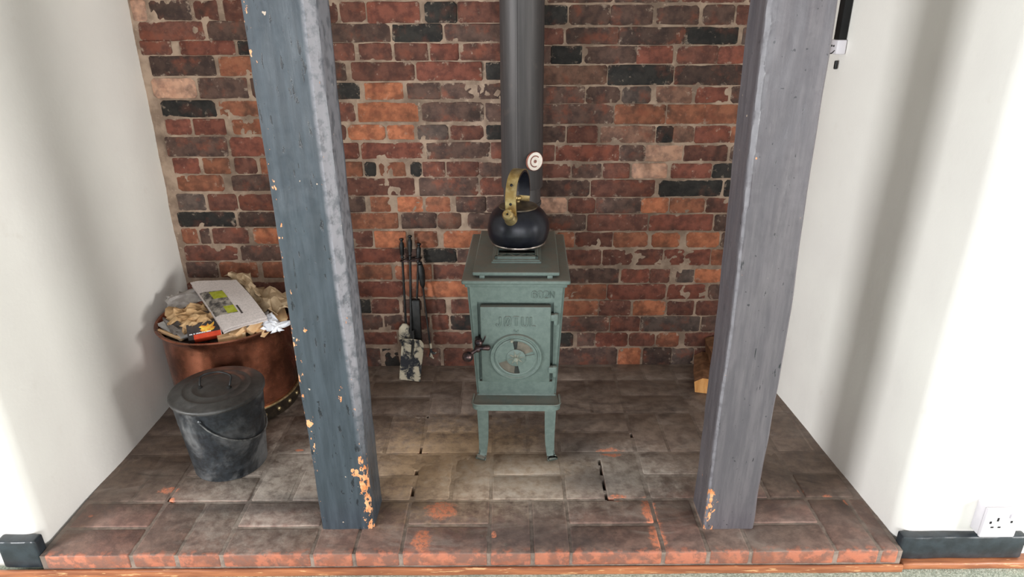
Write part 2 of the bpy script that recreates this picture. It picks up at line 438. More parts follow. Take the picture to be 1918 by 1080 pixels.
M_LOGEND = wood_mat('cut_log_end', rgb(206, 144, 82), rgb(226, 168, 104), (50, 10, 50))
M_BARK = wood_mat('log_side', rgb(112, 80, 58), rgb(146, 106, 78), (40, 6, 40))
M_BROWN = simple('brown_packing_paper', rgb(182, 146, 104), rgb(206, 172, 130), 30, 0.8, 0, 0.2, 0.2, 60)
M_TANP = simple('tan_packing_paper', rgb(176, 152, 122), rgb(198, 176, 146), 25, 0.8, 0, 0.2, 0.2, 60)
M_GREYP = simple('grey_newsprint', rgb(150, 144, 140), rgb(170, 164, 160), 40, 0.85, 0, 0.2, 0.1, 60)
M_WHITEP = simple('white_tissue', rgb(226, 230, 240), rgb(242, 244, 250), 30, 0.8, 0, 0.2, 0.1, 60)
def news_mat():
    g = G('printed_newspaper')
    n = g.noise(1.0, 3, 0.7, g.pos((160, 330, 330)))
    col = g.mix(g.rampf(n, 0.45, 0.6, 0, 0.35), rgb(204, 194, 190), rgb(136, 128, 126))
    g.bump(g.noise(30, 2), 0.1, 0.004)
    return g.done(col, 0.85, 0, 0.2)
M_NEWS = news_mat()
M_GREEN = simple('printed_green', rgb(150, 154, 40), rgb(168, 170, 66), 60, 0.8, 0, 0.2, 0)
M_PHOTO = simple('printed_grey_photo', rgb(70, 66, 64), rgb(158, 150, 140), 45, 0.8, 0, 0.2, 0)
M_PRINTB = simple('printed_black', rgb(52, 46, 46), rgb(70, 62, 60), 40, 0.5, 0, 0.4, 0)
M_PRINTR = simple('printed_red', rgb(206, 66, 38), rgb(222, 84, 50), 40, 0.5, 0, 0.4, 0)
M_FLAME = simple('printed_flame', rgb(226, 120, 40), rgb(248, 206, 84), 70, 0.5, 0, 0.4, 0)
M_CARD = simple('grey_card', rgb(176, 174, 172), rgb(196, 194, 190), 40, 0.7, 0, 0.3, 0)
M_SHOVEL = None
def shovel_mat():
    g = G('ash_caked_blade')
    n = g.noise(24, 5, 0.6, dist=0.5)
    col = g.mix(g.rampf(n, 0.44, 0.56), rgb(52, 54, 60), rgb(206, 196, 174))
    col = g.mix(g.rampf(g.noise(70, 4), 0.55, 0.7, 0, 0.5), col, rgb(150, 146, 138))
    g.bump(n, 0.4, 0.003)
    return g.done(col, 0.8, 0.1, 0.3)
M_SHOVEL = shovel_mat()
M_PLASTIC = simple('white_plastic', rgb(206, 202, 210), rgb(214, 210, 216), 20, 0.35, 0, 0.5, 0)
M_HOLE = simple('black_void', rgb(14, 14, 15), rgb(20, 20, 20), 20, 0.7, 0, 0.3, 0)
M_DIAL = simple('cream_enamel_dial', rgb(222, 212, 200), rgb(236, 228, 218), 60, 0.4)
M_RUST = simple('red_brown_enamel', rgb(112, 66, 58), rgb(146, 92, 78), 60, 0.5)

# ------------------------------------------------------------------ setting
FZ = -0.071          # carpet level; the hearth top is z = 0
BY = 2.462           # mortar face of the back wall
fl = box('floor', -4.0, 4.0, -3.2, 2.7, FZ-0.05, FZ, M_CARPET, bev=0)
tag(fl, 'pale green carpet in front of the hearth', kind='structure')

def wall_sweep(name, prof, z0, z1, mat, nz=40, thick=0.12, outward=1, amp=0.004):
    """vertical plaster sheet following a plan outline, with a back face for thickness"""
    V = []; Fc = []; m = len(prof)
    P = [Vector((p[0], p[1], 0)) for p in prof]; N = []
    for i in range(m):
        t = (P[min(i+1, m-1)]-P[max(i-1, 0)]).normalized(); N.append(Vector((t.y, -t.x, 0))*outward)
    for k in range(nz+1):
        z = z0+(z1-z0)*k/nz
        for i in range(m):
            q = P[i]; w = amp*noise.noise(Vector((q.x*2.2+5, q.y*3.0, z*2.4)))*2+amp*0.3*noise.noise(Vector((q.x*9, q.y*9, z*8)))
            V.append((q.x-N[i].x*w, q.y-N[i].y*w, z))
    for k in range(nz):
        for i in range(m-1):
            a = k*m+i; Fc.append((a, a+1, a+m+1, a+m))
    off = len(V)
    for k in (0, nz):
        z = z0+(z1-z0)*k/nz
        for i in range(m): V.append((P[i].x+N[i].x*thick, P[i].y+N[i].y*thick, z))
    for i in range(m-1):
        Fc.append((off+i, off+m+i, off+m+i+1, off+i+1))
        Fc.append((nz*m+i, nz*m+i+1, off+m+i+1, off+m+i)); Fc.append((i, off+i, off+i+1, i+1))
    return obj(name, V, Fc, mat, smooth=50)
def dens(pts, step=0.04):
    out = []
    for a, b in zip(pts, pts[1:]):
        d = hypot(b[0]-a[0], b[1]-a[1]); n = max(1, int(d/step))
        out += [(a[0]+(b[0]-a[0])*k/n, a[1]+(b[1]-a[1])*k/n) for k in range(n)]
    return out+[pts[-1]]
def arc(cx, cy, r, a0, a1, n=8):
    return [(cx+r*cos(radians(a0+(a1-a0)*k/n)), cy+r*sin(radians(a0+(a1-a0)*k/n))) for k in range(n+1)]
LW = dens([(-1.294, 2.56), (-1.297, 2.14), (-1.303, 1.87), (-1.316, 1.65), (-1.320, 1.49)])+arc(-1.360, 1.49, 0.04, 0, -90)[1:]+dens([(-1.36, 1.45), (-2.6, 1.45)], 0.1)[1:]
RW = dens([(1.004, 2.56), (1.023, 2.22), (1.045, 1.93), (1.062, 1.68), (1.072, 1.50)])+arc(1.117, 1.50, 0.045, 180, 270)[1:]+dens([(1.117, 1.455), (2.6, 1.455)], 0.1)[1:]
wl = wall_sweep('wall_left', LW, FZ, 2.0, M_PLASTER, outward=1, amp=0.005)
tag(wl, 'white plastered side wall of the fireplace recess on the left', kind='structure')
wr = wall_sweep('wall_right', RW, FZ, 2.0, M_PLASTER, outward=-1, amp=0.005)
tag(wr, 'white plastered side wall of the fireplace recess on the right', kind='structure')

# back wall: a bed of lime mortar with every brick set into it
def wall_back():
    nx, nz = 300, 210; x0, x1, z0, z1 = -1.33, 1.06, -0.06, 2.0
    V = []; Fc = []
    for k in range(nz+1):
        z = z0+(z1-z0)*k/nz
        for i in range(nx+1):
            x = x0+(x1-x0)*i/nx
            h = 0.0035*noise.noise(Vector((x*14, 3.3, z*14)))+0.0025*noise.noise(Vector((x*55, 8.1, z*55)))
            V.append((x, BY-0.001+h, z))
    for k in range(nz):
        for i in range(nx):
            a = k*(nx+1)+i; Fc.append((a, a+1, a+nx+2, a+nx+1))
    o = len(V)
    V += [(x0, BY+0.1, z0), (x1, BY+0.1, z0), (x1, BY+0.1, z1), (x0, BY+0.1, z1)]
    Fc.append((o, o+3, o+2, o+1))
    w = obj('wall_back', V, Fc, M_MORTAR, smooth=60)
    tag(w, 'old red and blackened brick wall at the back of the fireplace', kind='structure')
    return w
WB = wall_back()

CROP = {'A': (240, 0, 4.0), 'B': (260, 250, 4.0), 'C': (600, 0, 3.1775), 'D': (600, 340, 2.8425), 'E': (980, 0, 2.7696), 'H': (980, 340, 2.8413)}
ROWS = [  # course by course from the top: (segment, ytop, ybot, bricks)
 [('A', 5, 150, '35 145 p 165 480 x 495 680 r 725 905 r'), ('C', 15, 132, '40 105 r 120 270 r 282 590 R 625 812 k 822 1050 r'), ('E', 30, 125, '120 225 k 240 445 d 455 665 d 690 905 d 935 1085 d 1110 1210 r')],
 [('A', 165, 298, '82 580 r 600 925 d'), ('C', 147, 245, '60 415 d 430 725 k 742 1050 d'), ('E', 146, 226, '118 208 r 222 490 d 500 835 x 842 1105 k 1140 1185 g')],
 [('A', 312, 405, '100 330 r 395 805 R 830 940 k'), ('C', 262, 356, '72 205 r 232 428 r 447 640 r 657 822 R 832 1062 r'), ('E', 242, 326, '98 140 d 147 300 k 318 585 d 592 770 R 800 1000 r 1010 1170 R')],
 [('A', 425, 562, '175 660 x 685 965 o'), ('C', 374, 474, '92 155 d 190 560 r 577 960 R 988 1066 k'), ('E', 342, 436, '112 430 m 442 772 k 785 1145 x')],
 [('A', 590, 730, '190 520 p 535 905 d 928 990 d'), ('C', 497, 586, '102 238 k 268 495 O 518 712 d 722 920 d 935 1068 d'), ('E', 452, 532, '118 315 d 328 500 d 515 655 g 690 870 m 897 1060 R 1080 1140 d')],
 [('A', 757, 870, '255 668 k 685 1012 o'), ('C', 614, 720, '118 213 r 228 585 O 605 970 d 986 1070 d'), ('E', 545, 638, '135 465 d 477 732 o 748 935 o 945 1125 o')],
 [('A', 895, 1005, '290 482 R 500 735 R 785 1025 o'), ('C', 747, 827, '130 155 r 170 385 O 400 560 O 580 760 g 777 968 r 990 1070 k'), ('E', 656, 737, '112 215 d 230 380 r 402 680 m 692 770 k 775 880 m 892 1066 R 1076 1110 o')],
 [('B', 32, 165, '212 672 d 692 975 R'), ('C', 852, 940, '146 230 R 248 620 R 635 1010 d 1020 1072 r'), ('E', 755, 832, '106 160 r 170 492 R 502 630 d 634 820 p 835 1052 r 1078 1110 d')],
 [('B', 187, 296, '268 462 R 490 690 o 725 890 r 918 985 o'), ('C', 967, 1046, '160 252 o 268 335 k 350 510 o 540 603 k 612 740 r 756 940 r 946 1072 d'), ('E', 850, 920, '104 243 r 253 405 d 416 545 r 567 740 p 770 968 R 980 1095 k')],
 [('B', 316, 426, '294 642 o 700 1015 d'), ('D', -18, 70, '180 505 r 530 840 d 852 975 r'), ('E', 937, 1015, '104 340 d 354 675 r 702 1025 k 1045 1090 k')],
 [('B', 456, 570, '295 505 g 528 745 r 755 985 r'), ('D', 82, 158, '162 240 d 268 376 o 412 548 O 562 692 o 726 880 d 888 935 d'), ('H', 90, 163, '104 230 p 242 378 r 390 620 d 630 765 O 782 960 o 972 1095 r')],
 [('B', 592, 694, '298 730 k 752 1052 x'), ('D', 170, 246, '172 415 o 436 620 d 628 748 m 786 892 d'), ('H', 178, 257, '150 328 d 344 655 r 672 1000 R 1018 1090 d')],
 [('B', 712, 820, '330 455 o 465 545 d 556 830 r 865 1060 O'), ('D', 266, 346, '188 280 r 293 456 O 505 622 o 660 818 O'), ('H', 272, 345, '232 266 o 276 470 r 482 656 o 686 826 O 870 1036 O 1056 1078 d')],
 [('B', 842, 946, '350 690 r 770 1090 d'), ('D', 358, 427, '222 435 R 552 725 k 732 788 d'), ('H', 362, 442, '244 410 r 422 735 r 750 986 R 1002 1065 o')],
 [('B', 966, 1072, '366 598 d 610 900 o 936 1105 o'), ('D', 444, 516, '208 382 o 402 592 o 606 768 r'), ('H', 466, 534, '250 345 d 352 450 d 522 665 R 677 772 r 815 902 g 915 1055 O')],
 [('D', 534, 610, '244 440 R 452 550 o 558 778 O'), ('H', 550, 622, '240 436 o 450 750 R 768 966 R 986 1045 d')],
 [('D', 628, 697, '232 268 k 276 420 r 440 542 d 556 665 r 700 792 r'), ('H', 636, 707, '230 395 o 406 565 r 586 750 O 766 900 r 922 1035 r')],
 [('D', 713, 786, '238 335 d 342 450 d 462 582 r 596 685 r 696 802 k'), ('H', 720, 792, '214 450 d 466 614 r 626 930 g 950 1025 d')],
 [('D', 800, 862, '248 410 r 422 592 d 602 812 r'), ('H', 806, 872, '204 260 k 290 376 d 386 550 R 562 696 r 710 820 o 860 1012 r')],
 [('D', 888, 952, '258 320 d 330 420 k 432 640 d 660 822 r'), ('H', 886, 956, '204 495 d 506 620 O 640 780 x 792 900 g 912 1004 r')],
]
RC = 'rrRddoxrdg'
def make_brick(x0, x1, z0, z1, key, idx):
    rr = random.Random(idx*17+3)
    w, h = x1-x0, z1-z0; cx, cz = (x0+x1)/2, (z0+z1)/2
    out = []
    ch = min(0.012, h*0.22)*rr.uniform(0.4, 1.0)
    j = lambda s: rr.uniform(-s, s)
    def side(ax, az, bx, bz, n):
        for k in range(n):
            t = (k+0.5)/n
            out.append((ax+(bx-ax)*t, az+(bz-az)*t))
    c = [ch*rr.uniform(0.3, 1.2) for _ in range(4)]
    W2, H2 = w/2, h/2
    n = 4 if w > 0.14 else 2
    def line(p, q, n, amp):
        for k in range(n+1):
            t = k/n
            e = amp if 0 < k < n else amp*0.3
            out.append((p[0]+(q[0]-p[0])*t+j(e), p[1]+(q[1]-p[1])*t+j(e)))
    line((-W2+c[0], -H2), (W2-c[1], -H2), n, 0.0018)
    line((W2, -H2+c[1]), (W2, H2-c[2]), 1, 0.0018)
    line((W2-c[2], H2), (-W2+c[3], H2), n, 0.0018)
    line((-W2, H2-c[3]), (-W2, -H2+c[0]), 1, 0.0018)
    m = len(out); b = 0.0035
    prd = rr.uniform(0.002, 0.007)
    tx, tz = j(0.012), j(0.02)
    V = []
    for (x, z) in out: V.append((x, 0.03, z))
    for (x, z) in out: V.append((x, -prd+b*0.9+x*tx, z))
    for (x, z) in out:
        L = hypot(x, z*w/h) or 1
        V.append((x-b*(1 if x > 0 else -1)*min(1, abs(x)/W2*1.0), -prd+x*tx+z*tz+j(0.0006), z-b*(1 if z > 0 else -1)*min(1, abs(z)/H2)))
    V.append((0, -prd-0.0006, 0))
    Fc = []
    for k in range(m):
        q = (k+1) % m
        Fc.append((k, q, m+q, m+k)); Fc.append((m+k, m+q, 2*m+q, 2*m+k)); Fc.append((2*m+k, 2*m+q, 3*m))
    o = obj('brick', V, Fc, MB[key], WB, smooth=48)
    at = o.data.attributes.new('edge', 'FLOAT', 'POINT'); at.data.foreach_set('value', [1.0]*(3*m)+[0.0])
    o.location = (cx, BY, cz)
    return o
def build_bricks():
    bi = 0; prev = None
    rows = []
    for segs in ROWS:
        L = []
        for (cn, yt, yb, s) in segs:
            ox, oy, sc = CROP[cn]; tk = s.split()
            for q in range(0, len(tk), 3):
                a = on_y(ox+float(tk[q])/sc, oy+yt/sc, BY); b = on_y(ox+float(tk[q+1])/sc, oy+yb/sc, BY)
                a2 = on_y(ox+float(tk[q])/sc, oy+yb/sc, BY)
                L.append([(a.x+a2.x)/2, b.x, b.z, a.z, tk[q+2]])
        L.sort(); rows.append(L)
    zt = max(b[3] for b in rows[0])
    for e in range(3):                       # courses above the picture
        z0 = zt+0.012+e*0.075; x = -1.29+random.uniform(-0.1, 0); L = []
        while x < 1.0:
            w = random.choice((0.215, 0.215, 0.105)); zl = min(rows[-20], key=lambda q: abs((q[0]+q[1])/2-x-w/2))[3]-zt; L.append([max(x, -1.29), min(x+w, 1.01), z0+zl, z0+0.063+zl, random.choice(RC)]); x += w+0.012
        rows.insert(0, L)
    for b in rows[-1]: b[2] = -0.008
    for L in rows:
        XL, XR = -1.292, 1.012
        full = [[XL-0.012, XL-0.012, L[0][2], L[0][3], None]]+L+[[XR+0.012, XR+0.012, L[-1][2], L[-1][3], None]]
        out = []
        for a, b in zip(full, full[1:]):
            if a[4]: out.append(a)
            gap = b[0]-a[1]
            if gap > 0.045:
                ea = (0.035 if a[4] and gap > 0.12 else 0.0); eb = (0.035 if b[4] and gap > 0.12 else 0.0)
                if a[4] and b[4] is None and gap <= 0.12: a[1] = b[0]-0.012; continue
                a[1] += ea; b[0] -= eb; s = a[1]+0.012; e = b[0]-0.012; g = e-s
                if g < 0.05:
                    a[1] = b[0]-0.012 if a[4] else a[1]; continue
                n = max(1, round(g/0.19)); u = (g-0.012*(n-1))/n
                z0, z1 = (a[2]+b[2])/2, (a[3]+b[3])/2
                if a[4] is None: z0, z1 = b[2], b[3]
                if b[4] is None: z0, z1 = a[2], a[3]
                for k in range(n): out.append([s+k*(u+0.012), s+k*(u+0.012)+u, z0, z1, random.choice(RC)])
        for b in out:
            if b[1]-b[0] < 0.012: continue
            b[0] -= 0.0024; b[1] += 0.0024; b[2] -= 0.0026; b[3] += 0.0026
            make_brick(b[0], b[1], b[2], b[3], b[4], bi); bi += 1
build_bricks()

# raised hearth of bricks laid flat in pairs (basket weave)
HX = [-1.300, -1.060, -0.808, -0.559, -0.313, -0.069, 0.158, 0.415, 0.657, 0.891, 1.125]
HY = [1.413, 1.628, 1.860, 2.095, 2.330, 2.47]
CRACKS = []
for px, py, l in ((1128, 866, 0.018), (1131, 880, 0.03), (1136, 905, 0.03), (1142, 928, 0.025), (793, 843, 0.02), (783, 884, 0.014), (775, 921, 0.02), (325, 934, 0.012), (1184, 815, 0.012), (806, 780, 0.008)):
    c = on_z(px, py); CRACKS.append((c.x, c.y, l))
def build_hearth():
    x0, x1, y0, y1 = -1.31, 1.075, 1.4150, 2.47
    nx, ny = 420, 190; V = []; Fc = []
    for k in range(ny+1):
        y = y0+(y1-y0)*k/ny
        for i in range(nx+1):
            x = x0+(x1-x0)*i/nx
            fr = min(1, max(0, (y-1.58)/0.3)); h = -0.0024+0.0018*fr+(0.0016-0.0010*fr)*noise.noise(Vector((x*22, y*22, 1)))+(0.001-0.0006*fr)*noise.noise(Vector((x*70, y*70, 4)))
            for cx, cy, l in CRACKS:
                if abs(x-cx) < 0.012 and abs(y-cy) < l*(0.8+0.5*noise.noise(Vector((x*90, y*60, 0)))): h -= 0.03
            V.append((x, y, h))
    for k in range(ny):
        for i in range(nx):
            a = k*(nx+1)+i; Fc.append((a, a+1, a+nx+2, a+nx+1))
    o = len(V)
    V += [(x0, y0, FZ), (x1, y0, FZ), (x1, y1, FZ), (x0, y1, FZ)]
    Fc.append(tuple([o]+[o+1]+[i for i in range(nx, -1, -1)]))
    Fc.append((o+3, o+2, o+1, o))
    Fc.append(tuple([o+3, o]+[k*(nx+1) for k in range(ny+1)]))
    Fc.append(tuple([o+1, o+2]+[k*(nx+1)+nx for k in range(ny, -1, -1)]))
    H = obj('hearth', V, Fc, M_HJOINT, smooth=60)
    tag(H, 'raised hearth of sooty dark red bricks laid flat in pairs', 'hearth', kind='structure')
    def paver(a, b, c, d, idx, front):
        rr = random.Random(idx+91); j = lambda s: rr.uniform(-s, s)
        a += 0.0045; b -= 0.0045; d -= 0.0045; c += (0.0 if front else 0.0045)
        bm = bmesh.new(); z0 = -0.046 if front else -0.03
        far = min(1, max(0, (c-1.6)/0.3)); bb = 0.004+rr.uniform(0, 0.002)-0.0022*far
        bm_box(bm, a, b, c, d, z0, 0.0, bb, 2)
        cx, cy = (a+b)/2, (c+d)/2; zt = j(0.0012)*(1-0.6*far); tx, ty = j(0.006)*(1-0.6*far), j(0.006)*(1-0.6*far)
        for v in bm.verts:
            v.co.x += 0.0022*noise.noise(Vector((v.co.y*25, idx, v.co.x*3))); v.co.y += 0.0022*noise.noise(Vector((v.co.x*25, idx+5, v.co.y*3)))
            if v.co.z > -0.02: v.co.z += zt+(v.co.x-cx)*tx+(v.co.y-cy)*ty
            v.co -= Vector((cx, cy, 0))
        from_bm('paving_brick', bm, M_HEARTH, H, 50, loc=(cx, cy, 0))
    idx = 0
    for r in range(len(HY)-1):
        for cI in range(len(HX)-1):
            xa, xb, ya, yb = HX[cI], HX[cI+1], HY[r], HY[r+1]
            stretcher = (cI+r) % 2 == 0
            lim = 1.068-0.02*r
            if xa >= lim-0.02: continue
            xb2 = min(xb, lim)
            fr = r == 0
            if r == len(HY)-2:
                ym = yb
                if stretcher: paver(xa, xb2, ya, ya+0.115, idx, False)
                else:
                    xm = (xa+xb)/2
                    paver(xa, min(xm, lim), ya, yb, idx, False)
                    if xm < lim-0.02: paver(xm, xb2, ya, yb, idx+1, False)
            elif stretcher:
                ym = (ya+yb)/2+random.uniform(-0.004, 0.004)
                paver(xa, xb2, ya, ym, idx, fr); paver(xa, xb2, ym, yb, idx+1, False)
            else:
                xm = (xa+xb)/2+random.uniform(-0.008, 0.008)
                paver(xa, min(xm, lim), ya, yb, idx, fr)
                if xm < lim-0.02: paver(xm, xb2, ya, yb, idx+1, fr)
            idx += 2
    return H
build_hearth()

# skirting, wooden edge strips
def board(name, x0, x1, y0, y1, z0, z1, mat, seed, bev=0.006):
    bm = bmesh.new(); bm_box(bm, x0, x1, y0, y1, z0, z1, bev, 2)
    bmesh.ops.subdivide_edges(bm, edges=[e for e in bm.edges if abs(e.verts[0].co.x-e.verts[1].co.x) > 0.05], cuts=24)
    for v in bm.verts:
        v.co.z += 0.0025*noise.noise(Vector((v.co.x*12, seed, 0))); v.co.y += 0.002*noise.noise(Vector((v.co.x*10, seed+3, 1)))
    return from_bm(name, bm, mat, None, 45)
b = board('baseboard_left', -1.421, -1.312, 1.418, 1.452, -0.048, 0.046, M_BOARD, 1.0)
tag(b, 'short black painted skirting block left of the hearth', kind='structure')
b = board('baseboard_right', 1.076, 1.421, 1.428, 1.458, -0.047, 0.032, M_BOARD, 2.0)
tag(b, 'black painted skirting board right of the hearth under the socket', kind='structure')
b = board('trim_1', -1.62, 1.082, 1.4035, 1.4125, FZ, -0.0465, M_STRIP, 3.0, 0.003)
tag(b, 'worn varnished wooden strip along the front of the hearth', kind='structure')
b = board('trim_2', 1.084, 1.75, 1.412, 1.454, FZ, -0.048, M_STRIP, 4.0, 0.006)
tag(b, 'short wooden strip below the right skirting board', kind='structure')
cl = box('ceiling', -1.5, 1.5, 1.47, 2.56, 2.0, 2.06, M_PLASTER, bev=0)
tag(cl, 'plaster soffit closing the fireplace recess above', kind='structure')

# ------------------------------------------------------------------ timber posts
def post(name, x0, x1, y0, y1, z1, chR, chL, mat, seed, lean, label, wear, hew_lit):
    """square timber, chR / chL = chamfer widths (functions of z) on the two front arrises"""
    nz = 190; V = []; Fc = []; Wt = []; Hw = []
    rings = []
    for k in range(nz+1):
        z = z1*k/nz; dx = lean(z)
        cR, cL = chR(z), chL(z)
        a, b, c, d = x0+dx, x1+dx, y0, y1
        P = []
        def seg(p, q, n, w):
            for t in range(n): P.append((p[0]+(q[0]-p[0])*t/n, p[1]+(q[1]-p[1])*t/n, w))
        seg((a+cL, c), (b-cR, c), 12, 0.0)
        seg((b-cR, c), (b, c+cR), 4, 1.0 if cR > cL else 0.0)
        seg((b, c+cR), (b, d-0.008), 8, 0.6 if cR > cL else 0.0)  # window light on this side face put into its paint colour
        seg((b, d-0.008), (b-0.008, d), 2, 0.0)
        seg((b-0.008, d), (a+0.008, d), 4, 0.0)
        seg((a+0.008, d), (a, d-0.008), 2, 0.0)
        seg((a, d-0.008), (a, c+cL), 8, 0.0)
        seg((a, c+cL), (a+cL, c), 4, 0.9 if cL > cR else 0.0)
        cx, cy = (a+b)/2, (c+d)/2
        for (x, y, w) in P:
            nv = Vector((x-cx, y-cy, 0)); nv.normalize()
            e = 0.0035*noise.noise(Vector((x*7+seed, y*7, z*3)))+0.0022*noise.noise(Vector((x*30+seed, y*30, z*11)))
            if w > 0.7: e += 0.0035*noise.noise(Vector((x*45, y*45+seed, z*28)))
            V.append((x+nv.x*e, y+nv.y*e, z))
            Hw.append(w*hew_lit(z))
            ex = min(abs(x-a-cL), abs(x-b+cR)) if abs(y-c) < 0.02 else 1
            Wt.append(max(0.0, wear(x-a, y-c, z, 1.0 if w > 0.7 or ex < 0.012 else 0.0)))
    m = len(V)//(nz+1)
    for k in range(nz):
        for i in range(m):
            q = (i+1) % m; Fc.append((k*m+i, k*m+q, (k+1)*m+q, (k+1)*m+i))
    Fc.append(tuple(range(m-1, -1, -1))); Fc.append(tuple(nz*m+i for i in range(m)))
    o = obj(name, V, Fc, mat, smooth=38)
    at = o.data.attributes.new('wear', 'FLOAT', 'POINT'); at.data.foreach_set('value', Wt)
    at = o.data.attributes.new('hewn_lit', 'FLOAT', 'POINT'); at.data.foreach_set('value', Hw)
    return tag(o, label, 'post', 'painted timber posts in front of the hearth')
CHIPS = []
for px, py, w, h in ((578, 618, 7, 6), (640, 738, 6, 13), (579, 795, 5, 6), (512, 276, 3, 5), (664, 885, 6, 9)):
    c = on_y(px, py, 1.508); CHIPS.append((c.x+0.553, c.z, w/600, h/560))
def chl(z):
    if z < 0.25: return 0.010
    return 0.010+0.011*min(1, (z-0.25)/0.5)
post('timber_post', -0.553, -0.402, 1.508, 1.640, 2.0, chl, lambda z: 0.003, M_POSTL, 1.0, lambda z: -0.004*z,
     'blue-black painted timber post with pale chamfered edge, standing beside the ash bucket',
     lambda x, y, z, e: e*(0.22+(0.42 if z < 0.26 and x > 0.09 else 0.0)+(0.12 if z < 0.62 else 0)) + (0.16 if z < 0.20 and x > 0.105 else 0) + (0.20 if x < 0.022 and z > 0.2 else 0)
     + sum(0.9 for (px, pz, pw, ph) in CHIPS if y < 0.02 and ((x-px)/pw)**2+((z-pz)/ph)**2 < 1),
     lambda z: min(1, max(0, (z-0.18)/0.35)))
def chr_(z):
    return 0.006 if z < 0.95 else 0.010
post('timber_post', 0.548, 0.692, 1.498, 1.625, 2.0, lambda z: 0.005, chr_, M_POSTR, 6.0, lambda z: -0.010*z+0.006*math.exp(-((z-0.68)/0.3)**2),
     'grey-black painted timber post with flaked lower edge, nearest the right wall',
     lambda x, y, z, e: e*(0.22+(0.35 if z < 0.15 and x < 0.05 else 0.0)) + (0.30 if z < 0.14 and x < 0.035 else 0),
     lambda z: 0.75)

